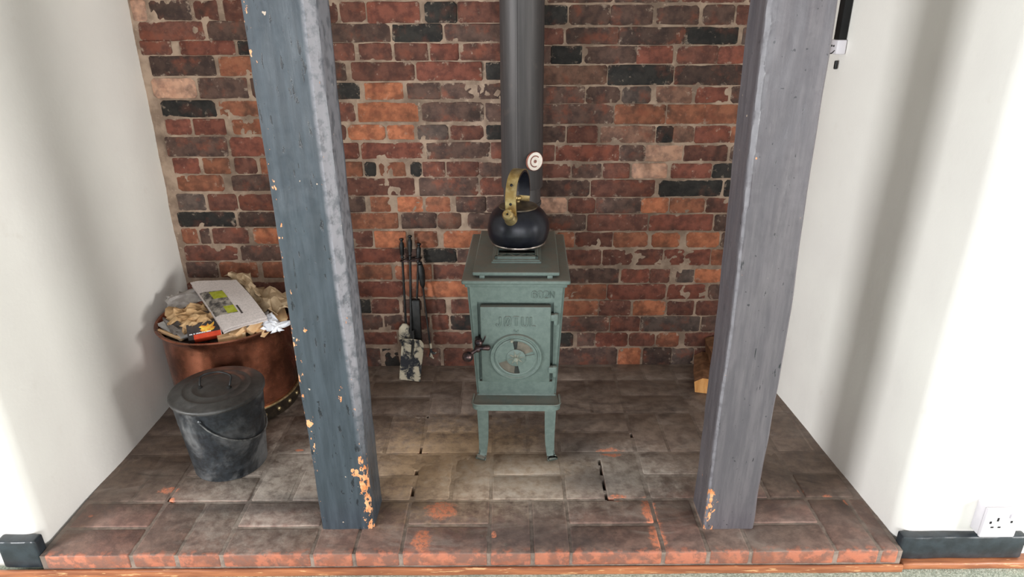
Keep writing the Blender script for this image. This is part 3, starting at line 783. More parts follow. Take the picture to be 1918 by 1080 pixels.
# ------------------------------------------------------------------ stove
ST = empty('wood_stove', (0.017, 2.02, 0), (0, 0, radians(-1.5)))
tag(ST, 'small green cast iron wood stove on four legs in the middle of the hearth', 'stove')
def stove():
    # body with a recess for the door
    bm = bmesh.new()
    def ring(w, ya, yb, z): return [bm.verts.new(p) for p in ((-w/2, ya, z), (w/2, ya, z), (w/2, yb, z), (-w/2, yb, z))]
    lv = [ring(0.252, -0.188, 0.19, 0.243), ring(0.291, -0.206, 0.20, 0.634)]
    bm.faces.new(lv[0][::-1]); bm.faces.new(lv[1])
    fr = None
    for k in range(4):
        f = bm.faces.new((lv[0][k], lv[0][(k+1) % 4], lv[1][(k+1) % 4], lv[1][k]))
        if k == 0: fr = f
    bmesh.ops.recalc_face_normals(bm, faces=bm.faces[:])
    edges = [e for e in bm.edges if fr not in e.link_faces or abs(e.verts[0].co.z-e.verts[1].co.z) > 0.1]
    body = None
    bmesh.ops.bevel(bm, geom=[e for e in bm.edges if abs(e.verts[0].co.z-e.verts[1].co.z) > 0.1], offset=0.007, segments=3, affect='EDGES')
    fr = min(bm.faces, key=lambda f: f.calc_center_median().y)
    # recess
    zc = lambda z: -0.188+(-0.018)*(z-0.243)/0.391
    rec = [(-0.116, 0.297), (0.113, 0.297), (0.113, 0.577), (-0.116, 0.577)]
    ov = list(fr.verts); bm.faces.remove(fr)
    iv = [bm.verts.new((x, zc(z), z)) for x, z in rec]; dv = [bm.verts.new((x, zc(z)+0.014, z)) for x, z in rec]
    ov.sort(key=lambda v: (v.co.z > 0.4, v.co.x if v.co.z < 0.4 else -v.co.x))
    for k in range(4):
        q = (k+1) % 4
        bm.faces.new((ov[k], ov[q], iv[q], iv[k])); bm.faces.new((iv[k], iv[q], dv[q], dv[k]))
    bm.faces.new(dv)
    body = from_bm('stove_body', bm, M_STOVE, ST, 35)
    tilt = math.atan2(0.018, 0.391)
    text_mesh('model_number', '602N', 0.0115, 0.021, 0.0172, 0.0022, M_STOVE, body, (0.080, -0.2052, 0.602), tilt)
    # rim and top
    bm = bmesh.new()
    bm_box(bm, -0.151, 0.151, -0.212, 0.208, 0.626, 0.642, 0.004, 2)
    bm_box(bm, -0.160, 0.160, -0.221, 0.216, 0.638, 0.652, 0.006, 3)
    from_bm('top_rim', bm, M_STOVE, ST, 40)
    bm = bmesh.new()
    bm_box(bm, -0.118, 0.118, -0.190, 0.185, 0.648, 0.660, 0.0, 1)
    from_bm('plate_spacer', bm, M_STOVE_DK, ST)
    bm = bmesh.new()
    for sx in (-1, 1): bm_box(bm, sx*0.1-0.008, sx*0.1+0.008, -0.2015, -0.19, 0.65, 0.661, 0.002)
    bm_box(bm, -0.128, 0.128, -0.2015, 0.195, 0.659, 0.671, 0.004, 3)
    from_bm('top_plate', bm, M_STOVE, ST, 40)
    bm = bmesh.new()
    bm_box(bm, -0.076, 0.076, -0.128, 0.118, 0.669, 0.677, 0.003, 2)
    bm_box(bm, -0.072, 0.072, -0.124, 0.114, 0.675, 0.681, 0.003, 2)
    gr = from_bm('hotplate_base', bm, M_STOVE, ST, 40)
    bm = bmesh.new()
    for (a, b_, c, d) in ((-0.066, 0.066, -0.118, -0.108), (-0.066, 0.066, 0.098, 0.108), (-0.066, -0.056, -0.118, 0.108), (0.056, 0.066, -0.118, 0.108)):
        bm_box(bm, a, b_, c, d, 0.680, 0.690, 0.0015, 1)
    zz = [(-0.061+0.0305*k, -0.112 if k % 2 == 0 else -0.085) for k in range(5)]
    for p, q in zip(zz, zz[1:]): bm_tube(bm, [(p[0], p[1], 0.6855), (q[0], q[1], 0.6855)], 1.0, flat=(0.007, 0.006), up=(0, 0, 1))
    for k in range(5): bm_box(bm, -0.06, 0.06, -0.085+0.045*k-0.003, -0.085+0.045*k+0.003, 0.682, 0.6885)
    from_bm('hotplate_grille', bm, M_STOVE, ST, 40)
    bm = bmesh.new(); bm_box(bm, -0.058, 0.058, -0.11, 0.1, 0.6805, 0.6825)
    from_bm('grille_void', bm, M_HOLE, ST)
    # door, tilted with the front
    D = empty('door', (-0.0015, -0.190, 0.304), (tilt, 0, 0)); D.parent = ST
    bpy.data.objects.remove(D)
    bm = bmesh.new(); bm_box(bm, -0.106, 0.106, -0.014, 0.008, 0.0, 0.264, 0.004, 2)
    door = from_bm('door', bm, M_STOVE, ST, 40, loc=(-0.0015, -0.192, 0.304), rot=(tilt, 0, 0))
    F0 = -0.014
    text_mesh('maker_name', 'JØTUL', 0.0155, 0.031, 0.0258, 0.0027, M_STOVE, door, (0.002, F0-0.0005, 0.216))
    bm = bmesh.new()
    for s in (-1, 1): bm_tube(bm, [(0.002+s*0.006, F0-0.001, 0.187), (0.002, F0-0.001, 0.178)], 0.0014, 6)
    from_bm('pointer_mark', bm, M_STOVE, door)
    RT = Matrix.Translation((0.001, F0, 0.093)) @ Matrix.Rotation(pi/2, 4, 'X')   # lathe axis -> -y
    bm = bmesh.new()
    bm_lathe(bm, [(0.0805, 0.0), (0.0805, 0.004), (0.078, 0.007), (0.074, 0.007), (0.071, 0.004), (0.066, 0.004), (0.066, 0.0)], 56, RT)
    from_bm('wheel_ring', bm, M_STOVE, door, 40)
    bm = bmesh.new(); bm_lathe(bm, [(0.064, 0.0), (0.064, 0.0015), (0.0, 0.0015)], 40, RT)
    from_bm('wheel_backing', bm, M_STOVE_DK, door, 40)
    def sector(a0, a1, r0, r1, h0, h1, bm, n=12):
        A = [radians(a0+(a1-a0)*k/n) for k in range(n+1)]
        poly = [(r1*cos(a), r1*sin(a)) for a in A]+[(r0*cos(a), r0*sin(a)) for a in A[::-1]]
        bm_prism(bm, poly, h0, h1, RT)
    bm = bmesh.new()          # wheel vane: two closed quarters, outer ring, hub disc
    sector(100, 190, 0.012, 0.0645, 0.002, 0.0065, bm); sector(282, 372, 0.012, 0.0645, 0.002, 0.0065, bm)
    sector(12, 22, 0.02, 0.064, 0.002, 0.0035, bm); sector(190, 202, 0.02, 0.064, 0.002, 0.0035, bm)
    bm_lathe(bm, [(0.0655, 0.0), (0.0655, 0.006), (0.061, 0.0075), (0.0575, 0.006), (0.0575, 0.0)], 48, RT)
    bm_lathe(bm, [(0.0295, 0.0), (0.0295, 0.008), (0.027, 0.0095), (0.0, 0.0095)], 36, RT)
    from_bm('air_wheel', bm, M_STOVE, door, 40)
    for a0 in (20, 200):
        bm = bmesh.new(); sector(a0, a0+64, 0.027, 0.0585, 0.001, 0.0032, bm)
        from_bm('vent_flap', bm, M_FLAP, door, 40)
    bm = bmesh.new()
    for k in range(8):
        a = 2*pi*k/8+0.2; a1, a2 = a-pi/8, a+pi/8; r0 = 0.010; r1 = 0.026
        c = RT @ Vector((0, 0, 0.0165)); t = RT @ Vector((r1*cos(a), r1*sin(a), 0.0105))
        l = RT @ Vector((r0*cos(a1), r0*sin(a1), 0.0098)); r = RT @ Vector((r0*cos(a2), r0*sin(a2), 0.0098))
        vs = [bm.verts.new(p) for p in (c, l, t, r)]
        bm.faces.new((vs[0], vs[1], vs[2])); bm.faces.new((vs[0], vs[2], vs[3]))
    bm_lathe(bm, [(0.008, 0.010), (0.008, 0.017), (0.006, 0.021), (0, 0.022)], 16, RT)
    from_bm('star_boss', bm, M_STOVE_LT, door, 20)
    bm = bmesh.new(); bm_lathe(bm, [(0.005, 0.006), (0.005, 0.014), (0.0035, 0.017), (0, 0.0175)], 12, RT @ Matrix.Translation((-0.012, 0.062, 0)))
    from_bm('wheel_knob', bm, M_STOVE_LT, door, 40)
    # latch
    L = tube('door_latch', [(-0.088, -0.225, 0.434), (-0.112, -0.232, 0.436), (-0.134, -0.236, 0.422)], [0.008, 0.006, 0.006], M_LATCH, ST, 10)
    bm = bmesh.new()
    for (x, y, z, r) in ((-0.146, -0.242, 0.413, 0.0165), (-0.113, -0.224, 0.452, 0.0125), (-0.086, -0.224, 0.434, 0.009), (-0.116, -0.228, 0.432, 0.011)):
        bm_lathe(bm, [(0, -r), (r*0.6, -r*0.8), (r, -r*0.2), (r, r*0.3), (r*0.75, r*0.75), (r*0.45, r), (0, r*1.05)], 16, Matrix.Translation((x, y, z)) @ Matrix.Rotation(pi/2, 4, 'X'))
    from_bm('latch_knob', bm, M_LATCH, L, 50)
    tube('latch_spring', [(-0.1, -0.222, 0.452), (-0.097, -0.228, 0.462), (-0.092, -0.225, 0.474)], 0.0022, M_LATCH, L, 6)
    bm = bmesh.new(); bm_box(bm, -0.125, -0.103, -0.216, -0.19, 0.42, 0.46, 0.003)
    from_bm('latch_bracket', bm, M_LATCH, L, 40)
    for z in (0.528, 0.349):
        bm = bmesh.new()
        bm_box(bm, 0.100, 0.126, -0.214, -0.196, z-0.010, z+0.012, 0.004, 2)
        bm_lathe(bm, [(0, -0.026), (0.006, -0.024), (0.0075, -0.018), (0.0075, 0.012), (0.005, 0.014), (0, 0.014)], 14, Matrix.Translation((0.120, -0.206, z)))
        from_bm('hinge', bm, M_STOVE, ST, 40)
    # ash ledge and base
    bm = bmesh.new()
    poly = [(-0.13, 0.0), (0.13, 0.0)]+[(0.1375-0.018+0.018*cos(radians(a)), -0.052-0.018*sin(radians(-a)) if False else -0.052+0.018*sin(radians(a))) for a in range(0, -91, -15)] + \
           [(-0.1375+0.018+0.018*cos(radians(a)), -0.052+0.018*sin(radians(a))) for a in range(-90, -181, -15)]
    bm_prism(bm, poly, 0.226, 0.245, Matrix.Translation((0, -0.18, 0)))
    bmesh.ops.bevel(bm, geom=[e for e in bm.edges if abs(e.verts[0].co.z-e.verts[1].co.z) < 1e-4], offset=0.003, segments=2, affect='EDGES')
    lg = from_bm('ash_ledge', bm, M_STOVE, ST, 40)
    pts = [Vector((x, y-0.18, 0.2465)) for x, y in poly[2:]]
    tube('ledge_lip', [Vector((0.1365, -0.185, 0.2465))]+[p*1 for p in pts]+[Vector((-0.1365, -0.185, 0.2465))], 0.003, M_STOVE, lg, 8)
    bm = bmesh.new(); bm_box(bm, -0.126, 0.126, -0.19, 0.19, 0.222, 0.250, 0.004)
    from_bm('base_plate', bm, M_STOVE, ST, 40)
    for sx in (-1, 1):
        for sy, yb in ((-1, -0.190), (1, 0.165)):
            pts = catmull([(sx*0.109, yb, 0.232), (sx*0.108, yb, 0.16), (sx*0.108, yb, 0.09), (sx*0.110, yb+sy*0.001, 0.045), (sx*0.1135, yb+sy*0.006, 0.020), (sx*0.119, yb+sy*0.018, 0.009)], 5)
            n = len(pts); bm = bmesh.new()
            rad = [1.0-0.28*min(1, k/(n*0.62)) if k < n*0.75 else 0.72+0.2*(k-n*0.75)/(n*0.25) for k in range(n)]
            for k in range(n): pass
            bm_tube(bm, pts, rad, flat=(0.037, 0.030), up=(1, 0, 0))
            for v in bm.verts: v.co.z = max(v.co.z, 0.0005)
            bmesh.ops.bevel(bm, geom=[e for e in bm.edges if abs((e.verts[0].co-e.verts[1].co).normalized().z) > 0.5], offset=0.005, segments=2, affect='EDGES')
            from_bm('leg', bm, M_STOVE, ST, 50)
stove()

# flue pipe behind the stove
FP = empty('flue_pipe', (0.038, 2.322, 0))
tag(FP, 'tall matt black flue pipe rising behind the stove against the brick wall', 'pipe')
def flue():
    bm = bmesh.new(); bm_lathe(bm, [(0.066, 0.80), (0.0715, 0.80), (0.0725, 0.802), (0.0725, 2.0), (0.066, 2.0)], 56)
    from_bm('upper_pipe', bm, M_PIPE, FP, 40)
    bm = bmesh.new()
    bm_lathe(bm, [(0.0655, 0.60), (0.0655, 0.81)], 56)
    bm_lathe(bm, [(0.066, 0.735), (0.0685, 0.737), (0.0685, 0.747), (0.066, 0.749)], 56)
    bm_tube(bm, catmull([(0, 0, 0.605), (0, -0.006, 0.56), (0, -0.03, 0.52), (0, -0.07, 0.505), (-0.01, -0.102, 0.50)], 6), 0.0655, 40)
    from_bm('lower_elbow', bm, M_PIPE, FP, 50)
    bm = bmesh.new(); bm_box(bm, -0.0015, 0.0015, -0.0742, -0.07, 0.80, 2.0, 0.0)
    from_bm('pipe_seam', bm, M_PIPE, FP, loc=(0, 0, 0), rot=(0, 0, radians(-14)))
flue()
def thermometer():
    a = radians(33); T = empty('flue_thermometer', (0.038+0.0725*sin(a), 2.322-0.0725*cos(a), 0.902), (pi/2, 0, a))
    tag(T, 'round cream flue thermometer with a brown arc stuck on the black pipe', 'thermometer')
    lathe('dial', [(0, 0), (0.0325, 0), (0.0325, 0.004), (0.0305, 0.0065), (0, 0.0065)], M_DIAL, T, 40)
    bm = bmesh.new(); bm_lathe(bm, [(0.031, 0.0055), (0.0318, 0.008), (0.033, 0.0055), (0.033, 0.0)], 40)
    from_bm('rim', bm, M_RUST, T, 50)
    bm = bmesh.new(); n = 20
    A = [radians(40+250*k/n) for k in range(n+1)]
    bm_prism(bm, [(0.0205*cos(t), 0.0205*sin(t)) for t in A]+[(0.0165*cos(t), 0.0165*sin(t)) for t in A[::-1]], 0.006, 0.0074)
    from_bm('arc_mark', bm, M_RUST, T)
    lathe('centre_pin', [(0.0055, 0.006), (0.0055, 0.009), (0.003, 0.0095), (0, 0.0095)], M_RUST, T, 16)
thermometer()

# ------------------------------------------------------------------ kettle
def kettle():
    K = empty('kettle', (0.0215, 2.032, 0.690), (0, 0, radians(-17)))     # local -y = spout
    tag(K, 'round dark whistling kettle with brass spout and strap handle on the stove', 'kettle')
    prof = [(0.0, 0.004), (0.080, 0.004), (0.086, 0.008), (0.0935, 0.022), (0.0975, 0.042), (0.098, 0.055), (0.0955, 0.073), (0.089, 0.090), (0.079, 0.104), (0.066, 0.115), (0.056, 0.120), (0.0, 0.121)]
    pr = [Vector((r, 0, z)) for r, z in prof[1:-1]]; sm = catmull(pr, 4)
    lathe('kettle_body', [(0, 0.004)]+[(p.x, p.z) for p in sm]+[(0, 0.121)], M_KETTLE, K, 64, 60)
    lathe('base_rim', [(0.0, 0.0), (0.082, 0.0), (0.0865, 0.002), (0.088, 0.006), (0.0865, 0.010), (0.0855, 0.010)], M_STEEL, K, 64, 60)
    lid = lathe('lid', [(0.061, 0.1165), (0.0605, 0.1215), (0.057, 0.1235), (0.045, 0.127), (0.028, 0.131), (0.012, 0.1335), (0, 0.134)], M_KLID, K, 48, 50)
    lathe('lid_knob', [(0.005, 0.132), (0.005, 0.138), (0.010, 0.141), (0.0115, 0.147), (0.009, 0.152), (0, 0.153)], M_BRASS, lid, 24, 50)
    # spout: short brass cone leaving the shoulder, with whistle cap
    dirv = Vector((0, -0.80, 0.60)); base = Vector((0, -0.072, 0.094)); Mx = Matrix.Translation(base) @ dirv.to_track_quat('Z', 'Y').to_matrix().to_4x4()
    bm = bmesh.new(); bm_lathe(bm, [(0.0215, -0.012), (0.0225, 0.004), (0.021, 0.007), (0.0175, 0.022), (0.0150, 0.036), (0.0135, 0.038), (0.0, 0.038)], 32, Mx)
    sp = from_bm('spout', bm, M_BRASS, K, 45)
    bm = bmesh.new(); bm_lathe(bm, [(0.0155, 0.034), (0.0175, 0.040), (0.0170, 0.052), (0.013, 0.0575), (0.0065, 0.058), (0.006, 0.055), (0, 0.055)], 28, Mx)
    cap = from_bm('whistle_cap', bm, M_BRASS, sp, 45)
    bm = bmesh.new(); bm_lathe(bm, [(0.0032, 0.0548), (0.0032, 0.0562), (0, 0.0562)], 12, Mx)
    from_bm('whistle_hole', bm, M_HOLE, sp)
    # strap handle: fixed in front above the spout, arching back over the lid
    pts = catmull([(0, -0.074, 0.105), (0, -0.080, 0.135), (0, -0.080, 0.17), (0, -0.068, 0.205), (0, -0.040, 0.228), (0, 0.0, 0.236), (0, 0.038, 0.226), (0, 0.064, 0.20), (0, 0.075, 0.165), (0, 0.072, 0.13), (0, 0.064, 0.110)], 5)
    bm = bmesh.new(); bm_tube(bm, pts, 1.0, flat=(0.034, 0.0035), up=(1, 0, 0))
    hd = from_bm('handle', bm, M_BRASS, K, 40)
    # added dark liner: shade of the strap's inner side put into its colour
    gp = [p+(Vector((0, 0, 0.15))-p).normalized()*0.0045 for p in pts if p.z > 0.13 and p.y > -0.060]
    bm = bmesh.new(); bm_tube(bm, gp, 1.0, flat=(0.0355, 0.006), up=(1, 0, 0))
    from_bm('handle_shade_liner', bm, M_KETTLE, hd, 40)
    for (y, z, nrm) in ((-0.0815, 0.148, (0, -1, 0.05)), (-0.072, 0.204, (0, -0.85, 0.5))):
        bm = bmesh.new(); Mb = Matrix.Translation((0, y, z)) @ Vector(nrm).to_track_quat('Z', 'Y').to_matrix().to_4x4()
        bm_lathe(bm, [(0.0045, -0.002), (0.0045, 0.002), (0.002, 0.0035), (0, 0.0035)], 12, Mb)
        from_bm('handle_rivet', bm, M_IRON, hd)
kettle()

# ------------------------------------------------------------------ fire tools leaning on the back wall
def finial(bm, p, t, L=0.075, r=0.0085):
    """turned handle ending in a small finial; p = top point, t = unit direction downwards"""
    Mx = Matrix.Translation(p) @ (-t).to_track_quat('Z', 'Y').to_matrix().to_4x4()
    prof = [(0, 0.004), (r*0.9, 0.002), (r*1.05, -0.003), (r*0.5, -0.008), (r*0.55, -0.012), (r*1.0, -0.018), (r*1.05, -0.03), (r*0.95, -L*0.8), (r*0.6, -L*0.92), (r*0.9, -L), (r*0.5, -L-0.004)]
    bm_lathe(bm, prof[::-1], 14, Mx)
def rod_tool(name, top, bot, label, r=0.0045, hook=False):
    top, bot = Vector(top), Vector(bot); t = (bot-top).normalized()
    R = empty(name, (bot.x, bot.y, 0)); tag(R, label, 'fire tool', 'fire tools leaning on the back wall')
    O = Vector((bot.x, bot.y, 0))
    bm = bmesh.new(); finial(bm, top-O, t); from_bm('handle', bm, M_IRON, R, 45)
    bm = bmesh.new(); bm_tube(bm, [top-O+t*0.07, bot-O], r, 10); from_bm('rod', bm, M_IRON, R, 50)
    return R, O, t
def tools():
    # shovel: the tallest handle, blade resting flat towards the room
    R, O, t = rod_tool('fire_shovel', (-0.390, 2.436, 0.580), (-0.405, 2.385, 0.155), 'black fire shovel with pale ash-caked blade, tallest handle of the tools', 0.005)
    # blade: gently dished plate
    nx, ny = 8, 12; V = []; Fc = []
    TL, TR, BL, BR = Vector((-0.440, 2.392, 0.165)), Vector((-0.350, 2.386, 0.160)), Vector((-0.456, 2.338, 0.006)), Vector((-0.370, 2.322, 0.004))
    nrm = (TR-TL).cross(BL-TL).normalized()
    if nrm.y > 0: nrm = -nrm
    for s in (0, 1):
        for k in range(ny+1):
            for i in range(nx+1):
                u, v = i/nx, k/ny
                p = TL.lerp(TR, u).lerp(BL.lerp(BR, u), v)
                e = (abs(u-0.5)*2)**4*0.012*(1-0.7*v)+0.012*max(0, 0.12-v)/0.12
                p = p+nrm*(e-0.0025*s)
                if v < 0.1: p = p.lerp(Vector(((TL.x+TR.x)/2, p.y, p.z)), 0.25*(0.1-v)/0.1)
                V.append(p-O)
    m = (nx+1)*(ny+1)
    for s in (0, 1):
        for k in range(ny):
            for i in range(nx):
                a = s*m+k*(nx+1)+i; q = (a, a+1, a+nx+2, a+nx+1); Fc.append(q if s else q[::-1])
    rim = [i for i in range(nx+1)]+[k*(nx+1)+nx for k in range(1, ny+1)]+[ny*(nx+1)+i for i in range(nx-1, -1, -1)]+[k*(nx+1) for k in range(ny-1, 0, -1)]
    for a, b_ in zip(rim, rim[1:]+rim[:1]): Fc.append((a, b_, m+b_, m+a))
    bl = obj('blade', V, Fc, M_SHOVEL, R, 40)
    bm = bmesh.new(); q0 = TL.lerp(TR, 0.5)-O
    bm_tube(bm, [q0+Vector((0.0, -0.004, 0.04)), q0+nrm*0.006, q0+nrm*0.005+(BL.lerp(BR, 0.5)-TL.lerp(TR, 0.5))*0.42], [0.006, 0.006, 0.0045], 10)
    from_bm('socket', bm, M_IRON, R, 50)
    # tool with a rounded ash-grey head behind the blade
    R, O, t = rod_tool('fire_brush', (-0.424, 2.440, 0.566), (-0.428, 2.425, 0.215), 'slim black fire tool with rounded ash-grey head behind the shovel blade')
    bm = bmesh.new()
    bm_lathe(bm, [(0, 0.0), (0.020, 0.006), (0.027, 0.03), (0.026, 0.07), (0.020, 0.092), (0.008, 0.102), (0, 0.103)], 20, Matrix.Translation((-0.006, -0.004, 0.112)) @ Matrix.Scale(0.55, 4, (0, 1, 0)))
    from_bm('head', bm, M_SHOVEL, R, 50)
    # brush / tongs with black block
    R, O, t = rod_tool('hearth_brush', (-0.357, 2.436, 0.548), (-0.378, 2.415, 0.30), 'black hearth brush with a long dark bristle block behind the shovel')
    bm = bmesh.new()
    bm_box(bm, -0.026, 0.014, -0.012, 0.012, 0.13, 0.325, 0.006, 2)
    for v in bm.verts: v.co.x += -0.02*(0.325-v.co.z)*0.3; v.co.y -= 0.05*(0.325-v.co.z)
    from_bm('bristle_block', bm, M_IRON, R, 45)
    # poker
    R, O, t = rod_tool('fire_poker', (-0.356, 2.425, 0.475), (-0.330, 2.40, 0.085), 'thin black poker with thick grip and pale tip, nearest the stove', 0.0035)
    bm = bmesh.new(); Mx = Matrix.Translation(Vector((-0.3545, 2.4235, 0.455))-O) @ (-t).to_track_quat('Z', 'Y').to_matrix().to_4x4()
    bm_lathe(bm, [(0.004, -0.085), (0.010, -0.07), (0.0135, -0.04), (0.014, -0.01), (0.010, 0.012), (0.0, 0.014)], 16, Mx)
    from_bm('grip', bm, M_IRON, R, 50)
    bm = bmesh.new()
    bm_tube(bm, [(0.0, 0, 0.135), (0.0, 0, 0.088), (0.004, -0.002, 0.075)], 0.0045, 8)
    bm_tube(bm, [(0.0, 0, 0.098), (0.014, -0.006, 0.092), (0.022, -0.008, 0.098)], [0.005, 0.0055, 0.003], 8)
    bm_tube(bm, [(0.0, 0, 0.098), (-0.006, -0.004, 0.08), (0.01, -0.006, 0.07)], [0.005, 0.005, 0.003], 8)
    from_bm('tip', bm, M_SHOVEL, R, 50)
    # ring that gathers the handles
    bm = bmesh.new(); pts = [(-0.390+0.040*cos(a), 2.428+0.016*sin(a), 0.487+0.006*cos(a)) for a in [2*pi*k/20 for k in range(21)]]
    bm_tube(bm, pts, 0.0032, 8)
    o = from_bm('tool_hanger_ring', bm, M_LATCH, None, 50)
    tag(o, 'dull metal ring gathering the fire tool handles below their grips', 'ring')
tools()

# ------------------------------------------------------------------ copper log pot
PX, PY = -1.045, 2.212
def pot():
    P = empty('copper_pot', (PX, PY, 0)); tag(P, 'large round copper pot filled with paper and kindling beside the left wall', 'pot')
    prof = [(0.0, 0.012), (0.200, 0.012), (0.208, 0.02), (0.213, 0.06), (0.217, 0.15), (0.219, 0.25), (0.2195, 0.318), (0.221, 0.332), (0.228, 0.344), (0.2355, 0.351),
            (0.2375, 0.356), (0.2350, 0.360), (0.228, 0.3585), (0.220, 0.352), (0.2155, 0.336), (0.214, 0.25), (0.210, 0.10), (0.203, 0.03), (0.0, 0.025)]
    lathe('pot_body', prof, M_COPPER, P, 72, 40)
    bd = lathe('base_band', [(0.205, 0.0), (0.214, 0.002), (0.217, 0.008), (0.2185, 0.050), (0.2205, 0.054), (0.2185, 0.058), (0.212, 0.058)], M_BAND, P, 72, 40)
    lathe('band_edge', [(0.217, 0.054), (0.2215, 0.055), (0.2225, 0.058), (0.220, 0.061), (0.214, 0.061)], M_STUD, P, 72, 40)
    bm = bmesh.new(); bm_lathe(bm, [(0.0085, -0.002), (0.008, 0.003), (0.005, 0.0055), (0, 0.0065)], 12)
    first = None
    for k in range(24):
        a = radians(-96+15*k+4)
        M_ = Matrix.Translation((0.2175*cos(a), 0.2175*sin(a), 0.030)) @ Matrix.Rotation(a, 4, 'Z') @ Matrix.Rotation(pi/2, 4, 'Y')
        if first is None:
            first = from_bm('stud', bm, M_STUD, bd, 50); s = first
        else:
            s = first.copy(); COL.objects.link(s); s.parent = bd
        s.matrix_local = M_
pot()

def crumple(name, corners, n, amp, seed, mat, label, cat, fold=0.5, curl=0.02, ctr=None):
    """crumpled sheet of paper spanned by four corners, folded along random creases"""
    c = [Vector(q) for q in corners]; rr = random.Random(seed)
    o0 = sum(c, Vector())/4
    nrm = ((c[1]-c[0]).cross(c[3]-c[0])).normalized()
    if nrm.z < 0: nrm = -nrm
    V = []; Fc = []
    creases = [(rr.uniform(0, 2*pi), rr.uniform(0.15, 0.85), rr.uniform(0.4, 1)) for _ in range(7)]
    for k in range(n+1):
        for i in range(n+1):
            u = min(1, max(0, i/n+(rr.uniform(-0.25, 0.25)/n if 0 < i < n else 0))); v = min(1, max(0, k/n+(rr.uniform(-0.25, 0.25)/n if 0 < k < n else 0)))
            p = c[0].lerp(c[1], u).lerp(c[3].lerp(c[2], u), v)
            h = 0
            for (a, s, w) in creases:
                d = (u-0.5)*cos(a)+(v-0.5)*sin(a)
                h += w*(abs(((d*2.4+s) % 1.0)-0.5)*2-0.5)
            h = h/2.2*amp+rr.uniform(-1, 1)*amp*0.22
            edge = max(abs(u-0.5), abs(v-0.5))*2
            h -= curl*max(0, edge-0.5)*2*rr.uniform(0.2, 1.0)
            j = Vector((rr.uniform(-1, 1), rr.uniform(-1, 1), 0))*amp*(0.5 if edge > 0.9 else 0.25)
            V.append(p+nrm*h+j-o0)
    for k in range(n):
        for i in range(n):
            a = k*(n+1)+i; b_, d, e = a+1, a+n+1, a+n+2
            if rr.random() < 0.5: Fc += [(a, b_, e), (a, e, d)]
            else: Fc += [(a, b_, d), (b_, e, d)]
    o = obj(name, V, Fc, mat, smooth=24, loc=o0)
    sd = o.modifiers.new('thickness', 'SOLIDIFY'); sd.thickness = 0.0012
    return tag(o, label, cat)
